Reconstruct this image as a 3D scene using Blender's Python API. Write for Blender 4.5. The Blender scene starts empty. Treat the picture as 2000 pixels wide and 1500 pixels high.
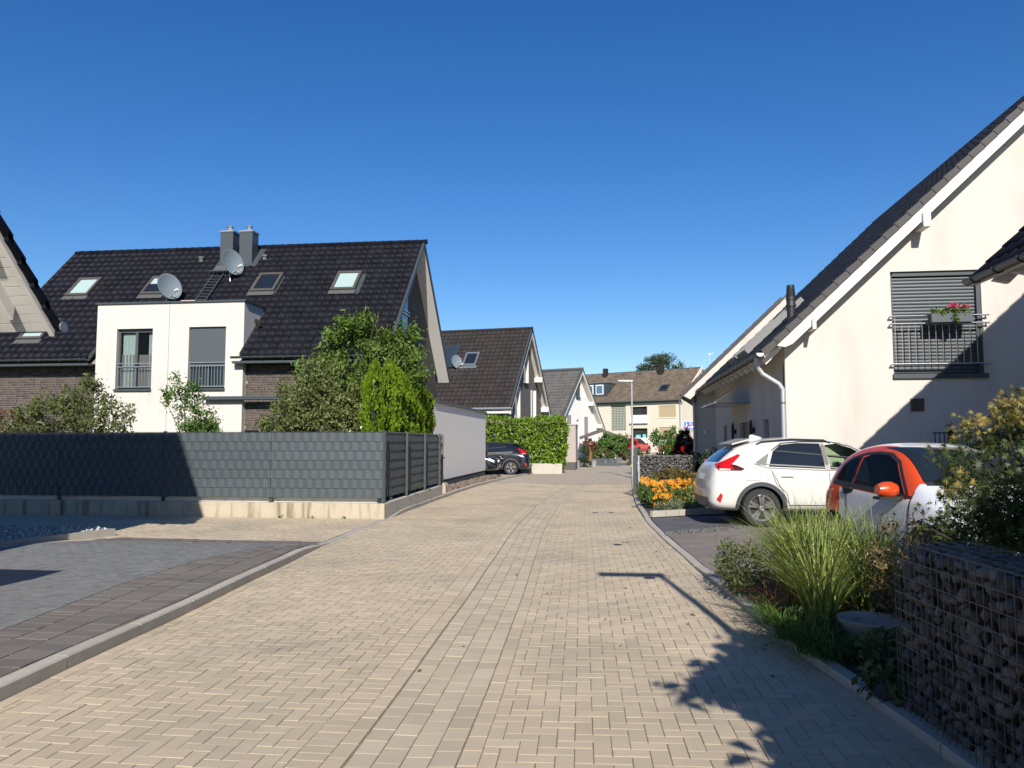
import bpy, bmesh, math, random
import numpy as np
from mathutils import Matrix, Vector, Quaternion
from mathutils.bvhtree import BVHTree
R = math.radians
scene = bpy.context.scene
COL = scene.collection

# ------------------------------------------------------------------ camera
cam_d = bpy.data.cameras.new('camera'); cam = bpy.data.objects.new('camera', cam_d); COL.objects.link(cam)
cam.location = (0, 0, 1.62); cam.rotation_euler = (R(90 + 4.346), 0, R(7.2))
cam_d.sensor_width = 36; cam_d.lens = 27.0; cam_d.clip_start = 0.05; cam_d.clip_end = 3000
scene.camera = cam
# ------------------------------------------------------------------ sky and sun
SUN_EL, SUN_AZ = R(33), R(8.5)          # light travels towards (-sin az, cos az)
world = bpy.data.worlds.new('World'); scene.world = world; world.use_nodes = True
wn = world.node_tree.nodes; bg = wn['Background']
sky = wn.new('ShaderNodeTexSky'); sky.sky_type = 'NISHITA'; sky.sun_disc = False
sky.sun_elevation = SUN_EL; sky.sun_rotation = R(180) - SUN_AZ
sky.altitude = 0; sky.air_density = 1.0; sky.dust_density = 0.25; sky.ozone_density = 4.0
hsv = wn.new('ShaderNodeHueSaturation'); hsv.inputs['Hue'].default_value = 0.509; hsv.inputs['Saturation'].default_value = 1.29; hsv.inputs['Value'].default_value = 1.2
world.node_tree.links.new(sky.outputs[0], hsv.inputs['Color']); world.node_tree.links.new(hsv.outputs[0], bg.inputs[0]); bg.inputs[1].default_value = 0.074
sd = bpy.data.lights.new('sun', 'SUN'); sun = bpy.data.objects.new('sun', sd); COL.objects.link(sun)
sd.energy = 5.0; sd.angle = R(0.53); sd.color = (1.0, 0.945, 0.86)
trav = Vector((-math.sin(SUN_AZ) * math.cos(SUN_EL), math.cos(SUN_AZ) * math.cos(SUN_EL), -math.sin(SUN_EL)))
sun.rotation_euler = trav.to_track_quat('-Z', 'Y').to_euler(); sun.location = (20, -40, 40)
vs = scene.view_settings; vs.view_transform = 'Standard'; vs.look = 'None'; vs.exposure = 0.5; vs.gamma = 1.0
vs.use_curve_mapping = False
scene.cycles.max_bounces = 6; scene.cycles.transparent_max_bounces = 12

# ------------------------------------------------------------------ materials
MATS = {}
def mat(name, col, rough=0.7, na=0.0, ns=4.0, ra=0.0, bump=0.0, bs=60.0, metal=0.0, spec=0.5, stretch=(1, 1, 1),
        col2=None, c2lo=0.5, c2hi=0.65, c2s=1.0, c2stretch=(1, 1, 1), hue=0.0, coat=0.0, transl=0.0, detail=4.0, brick=None, alpha=1.0, trans=0.0):
    if name in MATS: return MATS[name]
    m = bpy.data.materials.new(name); m.use_nodes = True; MATS[name] = m
    nt = m.node_tree; N = nt.nodes; L = nt.links; P = N['Principled BSDF']
    P.inputs['Roughness'].default_value = rough; P.inputs['Metallic'].default_value = metal
    P.inputs['Specular IOR Level'].default_value = spec
    if coat: P.inputs['Coat Weight'].default_value = coat; P.inputs['Coat Roughness'].default_value = 0.04
    geo = N.new('ShaderNodeNewGeometry')
    def noise(scale, st, det=4.0, rg=0.55):
        mp = N.new('ShaderNodeMapping'); mp.inputs['Scale'].default_value = st
        L.new(geo.outputs['Position'], mp.inputs[0])
        n = N.new('ShaderNodeTexNoise'); n.inputs['Scale'].default_value = scale; n.inputs['Detail'].default_value = det
        n.inputs['Roughness'].default_value = rg
        L.new(mp.outputs[0], n.inputs['Vector']); return n.outputs['Fac']
    def math_(op, a, b):
        x = N.new('ShaderNodeMath'); x.operation = op
        for i, v in enumerate((a, b)):
            if isinstance(v, (int, float)): x.inputs[i].default_value = v
            else: L.new(v, x.inputs[i])
        return x.outputs[0]
    rgb = N.new('ShaderNodeRGB'); rgb.outputs[0].default_value = (*col, 1); c = rgb.outputs[0]
    if brick:
        tc = geo.outputs['Position']; sp = N.new('ShaderNodeSeparateXYZ'); L.new(tc, sp.inputs[0])
        cb = N.new('ShaderNodeCombineXYZ'); L.new(sp.outputs[brick['u']], cb.inputs[0]); L.new(sp.outputs[brick['v']], cb.inputs[1])
        b = N.new('ShaderNodeTexBrick'); L.new(cb.outputs[0], b.inputs['Vector'])
        b.inputs['Scale'].default_value = 1.0; b.inputs['Brick Width'].default_value = brick['w']; b.inputs['Row Height'].default_value = brick['h']
        b.inputs['Mortar Size'].default_value = brick['m']; b.inputs['Color1'].default_value = (*col, 1)
        b.inputs['Color2'].default_value = (*brick['c2'], 1); b.inputs['Mortar'].default_value = (*brick['mc'], 1); c = b.outputs['Color']
        b.inputs['Mortar Smooth'].default_value = 0.1
    if col2:
        f = noise(c2s, c2stretch, 6.0, 0.6)
        mr = N.new('ShaderNodeMapRange'); L.new(f, mr.inputs['Value']); mr.inputs['From Min'].default_value = c2lo; mr.inputs['From Max'].default_value = c2hi
        mx = N.new('ShaderNodeMix'); mx.data_type = 'RGBA'; L.new(mr.outputs[0], mx.inputs['Factor']); L.new(c, mx.inputs['A']); mx.inputs['B'].default_value = (*col2, 1)
        c = mx.outputs['Result']
    val = 1.0; rnd = None
    if ra or hue:
        oi = N.new('ShaderNodeObjectInfo')
        rnd = math_('FRACT', math_('ADD', geo.outputs['Random Per Island'], oi.outputs['Random']), 0)
    if na: val = math_('ADD', math_('MULTIPLY', math_('SUBTRACT', noise(ns, stretch, detail), 0.5), 2 * na), val)
    if ra: val = math_('ADD', math_('MULTIPLY', math_('SUBTRACT', rnd, 0.5), 2 * ra), val)
    if not isinstance(val, float) or hue:
        hs = N.new('ShaderNodeHueSaturation'); L.new(c, hs.inputs['Color'])
        if not isinstance(val, float): L.new(val, hs.inputs['Value'])
        if hue: L.new(math_('ADD', math_('MULTIPLY', math_('FRACT', math_('MULTIPLY', rnd, 7.31), 0), 2 * hue), 0.5 - hue), hs.inputs['Hue'])
        c = hs.outputs[0]
    L.new(c, P.inputs['Base Color'])
    if bump:
        bp = N.new('ShaderNodeBump'); bp.inputs['Strength'].default_value = bump; bp.inputs['Distance'].default_value = 0.02
        L.new(noise(bs, stretch, 5.0), bp.inputs['Height']); L.new(bp.outputs[0], P.inputs['Normal'])
    if alpha < 1: P.inputs['Alpha'].default_value = alpha
    if trans: P.inputs['Transmission Weight'].default_value = trans
    if transl:
        t = N.new('ShaderNodeBsdfTranslucent'); L.new(c, t.inputs['Color'])
        ms = N.new('ShaderNodeMixShader'); ms.inputs[0].default_value = transl
        L.new(P.outputs[0], ms.inputs[1]); L.new(t.outputs[0], ms.inputs[2]); L.new(ms.outputs[0], N['Material Output'].inputs['Surface'])
    return m
def leafmat(name, col, ra=0.35, hue=0.03, transl=0.3, rough=0.5, **k):
    return mat(name, col, rough, ra=ra, hue=hue, transl=transl, spec=0.35, **k)

def pane_material(name, col, alpha):
    """thin clear tinted pane: part see-through, part glossy"""
    m = bpy.data.materials.new(name); m.use_nodes = True; MATS[name] = m
    nt = m.node_tree; N = nt.nodes; L = nt.links; P = N['Principled BSDF']
    P.inputs['Base Color'].default_value = (0.01, 0.012, 0.012, 1); P.inputs['Roughness'].default_value = 0.03
    t = N.new('ShaderNodeBsdfTransparent'); t.inputs[0].default_value = (*col, 1)
    ms = N.new('ShaderNodeMixShader'); ms.inputs[0].default_value = alpha
    L.new(t.outputs[0], ms.inputs[1]); L.new(P.outputs[0], ms.inputs[2]); L.new(ms.outputs[0], N['Material Output'].inputs['Surface'])
    return m

M = dict(
 paver=mat('beige_concrete_paver', (.435, .355, .25), .85, na=.22, ns=.9, ra=.075, bump=.3, bs=160, col2=(.34, .288, .21), c2lo=.47, c2hi=.72, c2s=.6),
 gutterslab=mat('gutter_slab', (.405, .338, .245), .85, na=.16, ns=1.5, ra=.10, bump=.25, bs=160),
 sand=mat('joint_sand', (.175, .143, .10), .95, na=.4, ns=14),
 roadfar=mat('far_paving', (.40, .335, .255), .85, na=.12, ns=1.2, brick=dict(u=0, v=1, w=.2, h=.1, m=.006, c2=(.37, .31, .24), mc=(.2, .16, .12))),
 kerb=mat('kerb_concrete', (.36, .33, .28), .85, na=.18, ns=5, ra=.06, bump=.3, bs=120),
 brown=mat('brown_sett', (.135, .117, .103), .8, na=.15, ns=5, ra=.13, bump=.2, bs=120),
 greypav=mat('grey_paver', (.15, .15, .145), .8, na=.15, ns=3, ra=.10, bump=.2, bs=140, col2=(.14, .135, .07), c2lo=.66, c2hi=.8, c2s=.9),
 darkslab=mat('anthracite_slab', (.085, .083, .083), .75, na=.15, ns=3, ra=.12, bump=.15, bs=140),
 taupeslab=mat('taupe_slab', (.165, .14, .12), .75, na=.12, ns=3, ra=.10, bump=.15, bs=140),
 soil=mat('soil', (.05, .037, .025), .95, na=.4, ns=9, bump=.6, bs=30),
 ground=mat('far_ground', (.07, .085, .035), .95, na=.3, ns=.4),
 stucco=mat('cream_render', (.53, .494, .445), .9, na=.07, ns=.9, bump=.12, bs=220, col2=(.445, .41, .36), c2lo=.5, c2hi=.8, c2s=.7, c2stretch=(2.2, 2.2, .5)),
 stucco2=mat('white_render', (.54, .508, .462), .9, na=.05, ns=1.2, bump=.12, bs=220, col2=(.42, .385, .33), c2lo=.55, c2hi=.85, c2s=1.2, c2stretch=(2, 2, .4)),
 white=mat('white_render_garage', (.86, .825, .77), .9, na=.03, ns=1, bump=.1, bs=220),
 yellowish=mat('pale_yellow_render', (.60, .55, .44), .9, na=.05, ns=.6),
 whitepaint=mat('white_painted_wood', (.64, .61, .55), .6, na=.10, ns=7, bump=.08, bs=50),
 soffit=mat('white_soffit_board', (.74, .71, .66), .7, na=.06, ns=3),
 anthracite=mat('anthracite_metal', (.045, .055, .062), .45, na=.06, ns=3),
 fence=mat('anthracite_fence_strip', (.058, .072, .08), .5, na=.08, ns=2, ra=.07),
 rod=mat('anthracite_rod', (.045, .055, .06), .5),
 concrete=mat('stained_concrete', (.40, .345, .255), .9, na=.15, ns=3, bump=.25, bs=70, col2=(.13, .105, .05), c2lo=.50, c2hi=.70, c2s=1.0, c2stretch=(6, 6, .6)),
 concrete2=mat('pale_concrete', (.42, .39, .34), .9, na=.14, ns=3, bump=.25, bs=70, col2=(.26, .23, .18), c2lo=.58, c2hi=.8, c2s=1.1, c2stretch=(4, 4, .6)),
 plinth=mat('dark_plinth', (.075, .077, .08), .85, na=.15, ns=3),
 tile=mat('black_glazed_tile', (.010, .010, .0145), .42, na=.12, ns=2, ra=.25, spec=.055),
 tile2=mat('brown_black_tile', (.026, .022, .021), .6, spec=.15, na=.15, ns=2, ra=.2),
 tile3=mat('grey_tile', (.085, .080, .075), .7, na=.15, ns=1, ra=.15),
 tile4=mat('weathered_brown_tile', (.115, .088, .062), .85, na=.3, ns=1.2, ra=.25),
 tile5=mat('slate_grey_tile', (.035, .035, .038), .5, spec=.2, na=.12, ns=2, ra=.15),
 verge=mat('verge_tile', (.062, .057, .055), .75, na=.12, ns=4, ra=.1),
 brick=mat('dark_clinker', (.072, .056, .048), .8, na=.2, ns=9, ra=.34, hue=.01, bump=.3, bs=90),
 mortar=mat('brick_mortar', (.29, .25, .22), .95, na=.12, ns=8),
 brickfar=mat('clinker_gable', (.070, .052, .044), .85, na=.2, ns=2, brick=dict(u=1, v=2, w=.25, h=.083, m=.007, c2=(.05, .038, .032), mc=(.2, .175, .15))),
 glassd=mat('dark_window_glass', (.012, .016, .02), .04, spec=.8),
 blind=mat('pale_blind', (.30, .40, .38), .6),
 frame=mat('grey_window_frame', (.06, .065, .07), .5),
 framewood=mat('brown_skylight_frame', (.075, .066, .056), .5),
 whiteframe=mat('white_window_frame', (.75, .75, .74), .5),
 shutter=mat('roller_shutter', (.065, .077, .086), .45, na=.05, ns=3),
 shutterbeige=mat('beige_shutter', (.42, .33, .20), .6),
 shuttergrey=mat('grey_shutter', (.30, .28, .26), .6),
 steel=mat('stainless_steel', (.55, .54, .52), .28, metal=1.0),
 zinc=mat('zinc', (.33, .35, .37), .42, metal=.75, na=.15, ns=4),
 zincdark=mat('weathered_zinc', (.13, .13, .12), .5, metal=.4, na=.15, ns=4),
 galv=mat('galvanised_post', (.42, .44, .45), .5, metal=.5),
 dish=mat('grey_dish', (.17, .21, .23), .5),
 cable=mat('cream_cable', (.6, .55, .42), .5),
 plastic=mat('black_plastic', (.018, .018, .018), .55),
 rubber=mat('tyre_rubber', (.018, .018, .018), .8),
 rim=mat('alloy_rim', (.6, .6, .6), .25, metal=.9),
 rimdark=mat('dark_rim', (.02, .02, .02), .4),
 paintwhite=mat('pearl_white_paint', (.56, .545, .51), .28, coat=.7),
 paintsilver=mat('silver_white_paint', (.50, .52, .55), .3, coat=.6),
 paintorange=mat('orange_paint', (.62, .065, .008), .3, coat=.8, metal=.15),
 paintblack=mat('black_paint', (.008, .009, .014), .2, coat=1.0),
 paintred=mat('red_paint', (.55, .015, .015), .3, coat=.6),
 lampred=mat('red_lamp', (.45, .006, .006), .12, spec=.7),
 lampclear=mat('clear_lamp', (.6, .6, .6), .1, spec=.8),
 chrome=mat('chrome', (.75, .75, .75), .12, metal=1.0),
 bark=mat('bark', (.06, .045, .032), .9, na=.3, ns=12, bump=.6, bs=40),
 stone=mat('gabion_stone', (.125, .113, .103), .85, na=.3, ns=9, ra=.6, hue=.04, bump=.6, bs=45),
 stonedark=mat('dark_basalt', (.10, .10, .095), .85, na=.3, ns=9, ra=.5, bump=.4, bs=45),
 gravel=mat('light_gravel', (.40, .40, .39), .85, na=.2, ns=20, ra=.35),
 lava=mat('brown_lava_gravel', (.15, .115, .09), .9, na=.2, ns=20, ra=.35),
 wire=mat('gabion_wire', (.10, .105, .11), .5, metal=.3),
 taupe=mat('taupe_render', (.36, .31, .275), .85, na=.06, ns=2, stretch=(1, 1, .15)),
 curtain=mat('patterned_curtain', (.60, .70, .66), .8, na=.3, ns=14),
 darkroom=mat('dark_interior', (.02, .018, .016), .9),
 blue=mat('sign_blue', (.01, .09, .48), .5), red=mat('sign_red', (.6, .02, .03), .5), signwhite=mat('sign_white', (.8, .8, .8), .5),
 soilpot=mat('pale_pot', (.22, .225, .23), .6, na=.1, ns=6), terracotta=mat('terracotta', (.36, .14, .06), .8),
 pink=mat('pink_bloom', (.75, .06, .22), .5, transl=.25), orange=mat('orange_bloom', (.80, .30, .008), .5, ra=.2, hue=.03, transl=.2),
 bloomcentre=mat('bloom_centre', (.12, .045, .005), .8),
)
M['pane'] = pane_material('tinted_car_pane', (.72, .86, .70), .16)
M['panedark'] = pane_material('privacy_car_pane', (.10, .11, .12), .35)
M['windscreen'] = pane_material('windscreen_pane', (.45, .55, .58), .35)
LEAF = dict(
 cherry=leafmat('cherry_leaf', (.10, .165, .026)), apple=leafmat('apple_leaf', (.145, .175, .055)), shrub=leafmat('shrub_leaf', (.12, .145, .045)),
 light=leafmat('light_shrub_leaf', (.09, .165, .032)), thuja=leafmat('thuja_spray', (.155, .245, .014), hue=.015, ra=.3, transl=.35), laurel=leafmat('laurel_leaf', (.15, .245, .022), rough=.32, ra=.4),
 maple=leafmat('maple_leaf', (.055, .075, .016), hue=.025, ra=.4), mapletip=leafmat('maple_tip_leaf', (.25, .205, .05), hue=.03), grass=leafmat('zebra_grass', (.19, .245, .055), hue=.02, ra=.3, col2=(.44, .44, .18), c2lo=.56, c2hi=.62, c2s=20, c2stretch=(1, 1, 2.2)),
 low=leafmat('ground_cover_leaf', (.055, .085, .025)), pine=leafmat('pine_needle', (.040, .065, .028), transl=.1), red=leafmat('red_photinia_leaf', (.16, .055, .022), hue=.03),
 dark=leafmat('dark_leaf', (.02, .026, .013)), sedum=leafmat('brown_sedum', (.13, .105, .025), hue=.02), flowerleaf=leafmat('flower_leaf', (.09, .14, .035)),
 silver=leafmat('silvery_leaf', (.16, .20, .11)), dry=leafmat('dry_grass', (.30, .16, .06)))

# ------------------------------------------------------------------ helpers
WM = {}
def world_of(o): return WM.get(o.name, Matrix.Identity(4)) if o else Matrix.Identity(4)
def tag(o, label=None, cat=None, group=None, kind=None):
    if label: o['label'] = label
    if cat: o['category'] = cat
    if group: o['group'] = group
    if kind: o['kind'] = kind
    return o
def frame(loc=(0, 0, 0), rz=0.0): return Matrix.Translation(loc) @ Matrix.Rotation(rz, 4, 'Z')
def place(o, parent, mw):
    COL.objects.link(o)
    if parent: o.parent = parent; o.matrix_basis = world_of(parent).inverted() @ mw
    else: o.matrix_basis = mw
    WM[o.name] = mw; return o
def thing(name, label, cat, fr, group=None):
    o = bpy.data.objects.new(name, None); o.empty_display_size = .2
    place(o, None, fr); return tag(o, label, cat, group)
def npmesh(name, V, F, mats, mi=None, smooth=False):
    """V (n,3); F (m,k) uniform polygons"""
    me = bpy.data.meshes.new(name); V = np.asarray(V, np.float32); F = np.asarray(F, np.int32); k = F.shape[1]
    me.vertices.add(len(V)); me.vertices.foreach_set('co', V.ravel())
    me.loops.add(F.size); me.loops.foreach_set('vertex_index', F.ravel())
    me.polygons.add(len(F)); me.polygons.foreach_set('loop_start', np.arange(0, F.size, k, dtype=np.int32))
    if mi is not None: me.polygons.foreach_set('material_index', np.asarray(mi, np.int32))
    for m in mats: me.materials.append(m)
    if smooth: me.polygons.foreach_set('use_smooth', np.ones(len(F), bool))
    me.update(calc_edges=True); return me
class MB:
    def __init__(s, fr=None): s.v = []; s.f = []; s.fr = fr
    def add(s, vs, fs):
        o = len(s.v); s.v += [tuple(p) for p in vs]; s.f += [tuple(i + o for i in f) for f in fs]; return s
    def box(s, x0, x1, y0, y1, z0, z1):
        return s.add([(x0, y0, z0), (x1, y0, z0), (x1, y1, z0), (x0, y1, z0), (x0, y0, z1), (x1, y0, z1), (x1, y1, z1), (x0, y1, z1)],
                     [(0, 3, 2, 1), (4, 5, 6, 7), (0, 1, 5, 4), (1, 2, 6, 5), (2, 3, 7, 6), (3, 0, 4, 7)])
    def quad(s, a, b, c, d): return s.add([a, b, c, d], [(0, 1, 2, 3)])
    def prism(s, poly, vec):
        n = len(poly); vec = Vector(vec); a = [Vector(p) for p in poly]; b = [p + vec for p in a]
        return s.add(a + b, [tuple(range(n))[::-1], tuple(range(n, 2 * n))] + [(i, (i + 1) % n, n + (i + 1) % n, n + i) for i in range(n)])
    def bar(s, p, q, w, h=None, up=(0, 0, 1)):
        h = h or w; p = Vector(p); q = Vector(q); d = (q - p).normalized(); u = Vector(up)
        if abs(d.dot(u)) > .99: u = Vector((0, 1, 0))
        a = d.cross(u).normalized() * w / 2; b = a.cross(d).normalized() * h / 2
        vs = [p - a - b, p + a - b, p + a + b, p - a + b, q - a - b, q + a - b, q + a + b, q - a + b]
        return s.add(vs, [(0, 3, 2, 1), (4, 5, 6, 7), (0, 1, 5, 4), (1, 2, 6, 5), (2, 3, 7, 6), (3, 0, 4, 7)])
    def tube(s, pts, rad, n=8, cap=True):
        pts = [Vector(p) for p in pts]; rs = rad if isinstance(rad, (list, tuple)) else [rad] * len(pts); vs = []; fs = []
        ref = None
        for i, p in enumerate(pts):
            d = (pts[min(i + 1, len(pts) - 1)] - pts[max(i - 1, 0)]).normalized()
            if ref is None: ref = Vector((1, 0, 0)) if abs(d.x) < .8 else Vector((0, 1, 0))
            a = (ref - d * ref.dot(d)).normalized(); ref = a; b = d.cross(a)
            for k in range(n):
                t = 2 * math.pi * k / n; vs.append(p + (a * math.cos(t) + b * math.sin(t)) * rs[i])
        for i in range(len(pts) - 1):
            for k in range(n): fs.append((i * n + k, i * n + (k + 1) % n, (i + 1) * n + (k + 1) % n, (i + 1) * n + k))
        if cap: fs += [tuple(range(n))[::-1], tuple(range((len(pts) - 1) * n, len(pts) * n))]
        return s.add(vs, fs)
    def lathe(s, c, prof, n=16, axis='z'):
        vs = []; fs = []
        for r, h in prof:
            for k in range(n):
                t = 2 * math.pi * k / n; a, b = r * math.cos(t), r * math.sin(t)
                p = (a, b, h) if axis == 'z' else ((a, h, b) if axis == 'y' else (h, a, b)); vs.append(Vector(c) + Vector(p))
        for i in range(len(prof) - 1):
            for k in range(n): fs.append((i * n + k, i * n + (k + 1) % n, (i + 1) * n + (k + 1) % n, (i + 1) * n + k))
        return s.add(vs, fs)
    def build(s, name, m, parent=None, smooth=False, label=None, cat=None, group=None, kind=None, bevel=0, origin=None):
        me = bpy.data.meshes.new(name); o = bpy.data.objects.new(name, me)
        mw = world_of(parent) if parent else (Matrix.Translation(origin) if origin else Matrix.Identity(4)); T = mw.inverted() @ (s.fr or Matrix.Identity(4))
        me.from_pydata([T @ Vector(p) for p in s.v], [], s.f)
        for x in (m if isinstance(m, (list, tuple)) else [m]): me.materials.append(x)
        bm = bmesh.new(); bm.from_mesh(me); bmesh.ops.recalc_face_normals(bm, faces=bm.faces)
        if bevel: bmesh.ops.bevel(bm, geom=bm.edges[:] , offset=bevel, segments=1, affect='EDGES', clamp_overlap=True)
        bm.to_mesh(me); bm.free()
        if smooth:
            me.polygons.foreach_set('use_smooth', [True] * len(me.polygons)); me.set_sharp_from_angle(angle=R(40))
        place(o, parent, mw); return tag(o, label, cat, group, kind)
def obj_from(me, name, parent, mw, **k):
    o = bpy.data.objects.new(name, me); place(o, parent, mw); return tag(o, **k)
def wall_holes(mb, P0, U, W, z0, z1, holes, depth, inward):
    """vertical wall in plane through P0 along U with rectangular openings (u0,u1,za,zb) and reveals of given depth"""
    P0 = Vector(P0); U = Vector(U); I = Vector(inward) * depth
    us = sorted({0, W} | {h[0] for h in holes} | {h[1] for h in holes}); zs = sorted({z0, z1} | {h[2] for h in holes} | {h[3] for h in holes})
    def p(u, z): return P0 + U * u + Vector((0, 0, z))
    for a, b in zip(us, us[1:]):
        for c, d in zip(zs, zs[1:]):
            um, zm = (a + b) / 2, (c + d) / 2
            if any(h[0] < um < h[1] and h[2] < zm < h[3] for h in holes): continue
            mb.quad(p(a, c), p(b, c), p(b, d), p(a, d))
    for h in holes:
        q = [p(h[0], h[2]), p(h[1], h[2]), p(h[1], h[3]), p(h[0], h[3])]
        for i in range(4): mb.quad(q[i], q[(i + 1) % 4], q[(i + 1) % 4] + I, q[i] + I)

# ---- tiles
def tile_np(tw, tl, style):
    if style == 'pan': us = [-.02, .06, .17, .28, .36, .62, 1.0]; hs = [.012, .045, .058, .045, .014, .004, .012]
    elif style == 'dbl': us = [0, .12, .25, .38, .5, .62, .75, .88, 1.]; hs = [.01, .03, .04, .03, .01, .03, .04, .03, .01]
    else: us = [0, .06, .5, .94, 1.]; hs = [.02, .012, .010, .012, .012]
    n = len(us); k = tw; V = []; F = []
    for s_, lift in ((-.05, .026), (tl + .01, .004)):
        for u, h in zip(us, hs): V.append((u * k, s_, h + lift))
    for u, h in zip(us, hs): V.append((u * k, -.048, h + .008))
    for i in range(n - 1):
        F.append((i, i + 1, n + i + 1, n + i)); F.append((2 * n + i, 2 * n + i + 1, i + 1, i))
    return np.array(V), np.array(F)
def tile_slope(parent, fr, P0, U, V, W, S, tw, tl, m, nparts=0, holes=(), style='pan', name='roof_tile', seed=1):
    rng = np.random.default_rng(seed); P0 = Vector(P0); U = Vector(U).normalized(); V = Vector(V).normalized(); Nn = U.cross(V)
    TV, TF = tile_np(tw, tl, style); me = npmesh(name, TV, TF, [m], smooth=False)
    base = fr @ Matrix.Translation(P0) @ Matrix((U, V, Nn)).transposed().to_4x4()
    cells = []
    nu, nv = int(round(W / tw)), int(S / tl)
    for j in range(nv):
        for i in range(nu):
            u, s_ = i * tw, j * tl
            if any(h[0] - tw * .6 < u < h[1] - tw * .4 and h[2] - tl * .7 < s_ < h[3] - tl * .3 for h in holes): continue
            w = base @ Vector((u, s_, 0)); cells.append(((w - cam.location).length, u, s_))
    cells.sort(); Vs = []; Fs = []
    for c, (d, u, s_) in enumerate(cells):
        dz = rng.normal(0, .0025); tilt = rng.normal(0, .006)
        if c < nparts:
            obj_from(me, name, parent, base @ Matrix.Translation((u, s_, dz)) @ Matrix.Rotation(tilt, 4, 'Y'))
        else:
            q = TV + np.array([u, s_, dz]); q[:, 2] += (TV[:, 0] - tw / 2) * tilt; Fs.append(TF + len(Vs) * len(TV)); Vs.append(q)
    if Vs:
        me2 = npmesh(name + '_field', np.concatenate(Vs), np.concatenate(Fs), [m])
        obj_from(me2, name + '_field', parent, base, kind='stuff')
# ---- bricks
def brick_mesh(L, H, D):
    b = .004; V = [(0, -D, 0), (L, -D, 0), (L, -D, H), (0, -D, H), (-b, 0, -b), (L + b, 0, -b), (L + b, 0, H + b), (-b, 0, H + b)]
    return np.array(V), np.array([(0, 1, 2, 3), (0, 4, 5, 1), (1, 5, 6, 2), (2, 6, 7, 3), (3, 7, 4, 0)])
def brick_wall(parent, P0, W, z0, z1, holes=(), nparts=0, seed=3):
    """bricks on the plane y = P0.y facing -y, x from P0.x"""
    rng = random.Random(seed); H = .069; rows = int((z1 - z0) / .083); meshes = {}
    Vs = []; Fs = []; cells = []
    for r in range(rows):
        u = -rng.random() * .2; z = z0 + r * .083
        while u < W:
            L = .24 if rng.random() > .14 else .115
            a, b = max(u, 0), min(u + L, W)
            if b - a > .05 and not any(h[0] < (a + b) / 2 < h[1] and h[2] < z + .03 < h[3] for h in holes): cells.append((a, b - a, z))
            u += L + .014
    cells.sort(key=lambda c: -c[2]); fr = Matrix.Translation(P0)
    for c, (u, L, z) in enumerate(cells):
        L = round(L, 2)
        if c < nparts:
            if L not in meshes: meshes[L] = npmesh('brick', *brick_mesh(L, H, .009), [M['brick']])
            obj_from(meshes[L], 'brick', parent, fr @ Matrix.Translation((u, 0, z)))
        else:
            V, F = brick_mesh(L, H, .009); Fs.append(F + 8 * len(Vs)); Vs.append(V + np.array([u, 0, z]))
    if Vs: obj_from(npmesh('brick_field', np.concatenate(Vs), np.concatenate(Fs), [M['brick']]), 'brick_field', parent, fr, kind='stuff')
# ---- foliage
def leaf_arrays(C, A, size, aspect, rng, fold=.25, nrm=None):
    n = len(C); A = A / np.linalg.norm(A, axis=1, keepdims=True)
    Q = rng.normal(size=(n, 3)) if nrm is None else nrm + rng.normal(size=(n, 3)) * .55
    S = np.cross(A, Q); S /= np.linalg.norm(S, axis=1, keepdims=True) + 1e-9; Nn = np.cross(S, A)
    L = (size * rng.uniform(.45, 1.5, n))[:, None]
    b = C - A * L * .5; t = C + A * L * .5; l = C + S * L * aspect * .5 + Nn * L * fold * aspect; r = C - S * L * aspect * .5 + Nn * L * fold * aspect
    V = np.stack([b, l, t, r], 1).reshape(-1, 3); i = np.arange(n) * 4
    F = np.concatenate([np.stack([i, i + 2, i + 1], 1), np.stack([i, i + 3, i + 2], 1)], 1).reshape(-1, 3)
    return V, F
def crown_points(blobs, n, clump, rng, shell=.5):
    w = np.array([b[3] * b[4] * b[5] for b in blobs]) ** .67; w /= w.sum(); C = []; O = []
    for b, k in zip(blobs, rng.multinomial(n, w)):
        nc = max(6, int(1.2 * (b[3] * b[4] * b[5]) ** .67 / clump ** 2 * 2.2))
        d = rng.normal(size=(nc, 3)); d /= np.linalg.norm(d, axis=1, keepdims=True)
        r = shell + (1 - shell) * rng.random((nc, 1)) ** .6; r *= rng.uniform(.82, 1.12, (nc, 1))
        cc = d * r; idx = rng.integers(0, nc, k)
        p = cc[idx] * np.array(b[3:6]) + rng.normal(size=(k, 3)) * clump * .5 + np.array(b[:3])
        C.append(p); O.append(d[idx])
    return np.concatenate(C), np.concatenate(O)
def foliage(name, parent, blobs, n, size, m, aspect=.45, clump=.25, shell=.5, bias=(0, 0, -.2), out=.6, seed=1, zmin=None, label=None, fold=.25, up=0.0, kind=None):
    rng = np.random.default_rng(seed); C, O = crown_points(blobs, n, clump, rng, shell)
    if zmin is not None: k = C[:, 2] > zmin; C, O = C[k], O[k]
    A = rng.normal(size=C.shape) * .7 + O * out + np.array(bias)
    V, F = leaf_arrays(C, A, size, aspect, rng, fold, nrm=(O * .6 + np.array([0, -.2, .7])) * up if up else None)
    inv = np.array(world_of(parent).inverted()); V = V @ inv[:3, :3].T + inv[:3, 3]
    return obj_from(npmesh(name, V, F, [m]), name, parent, world_of(parent), label=label, kind=kind)
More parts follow.
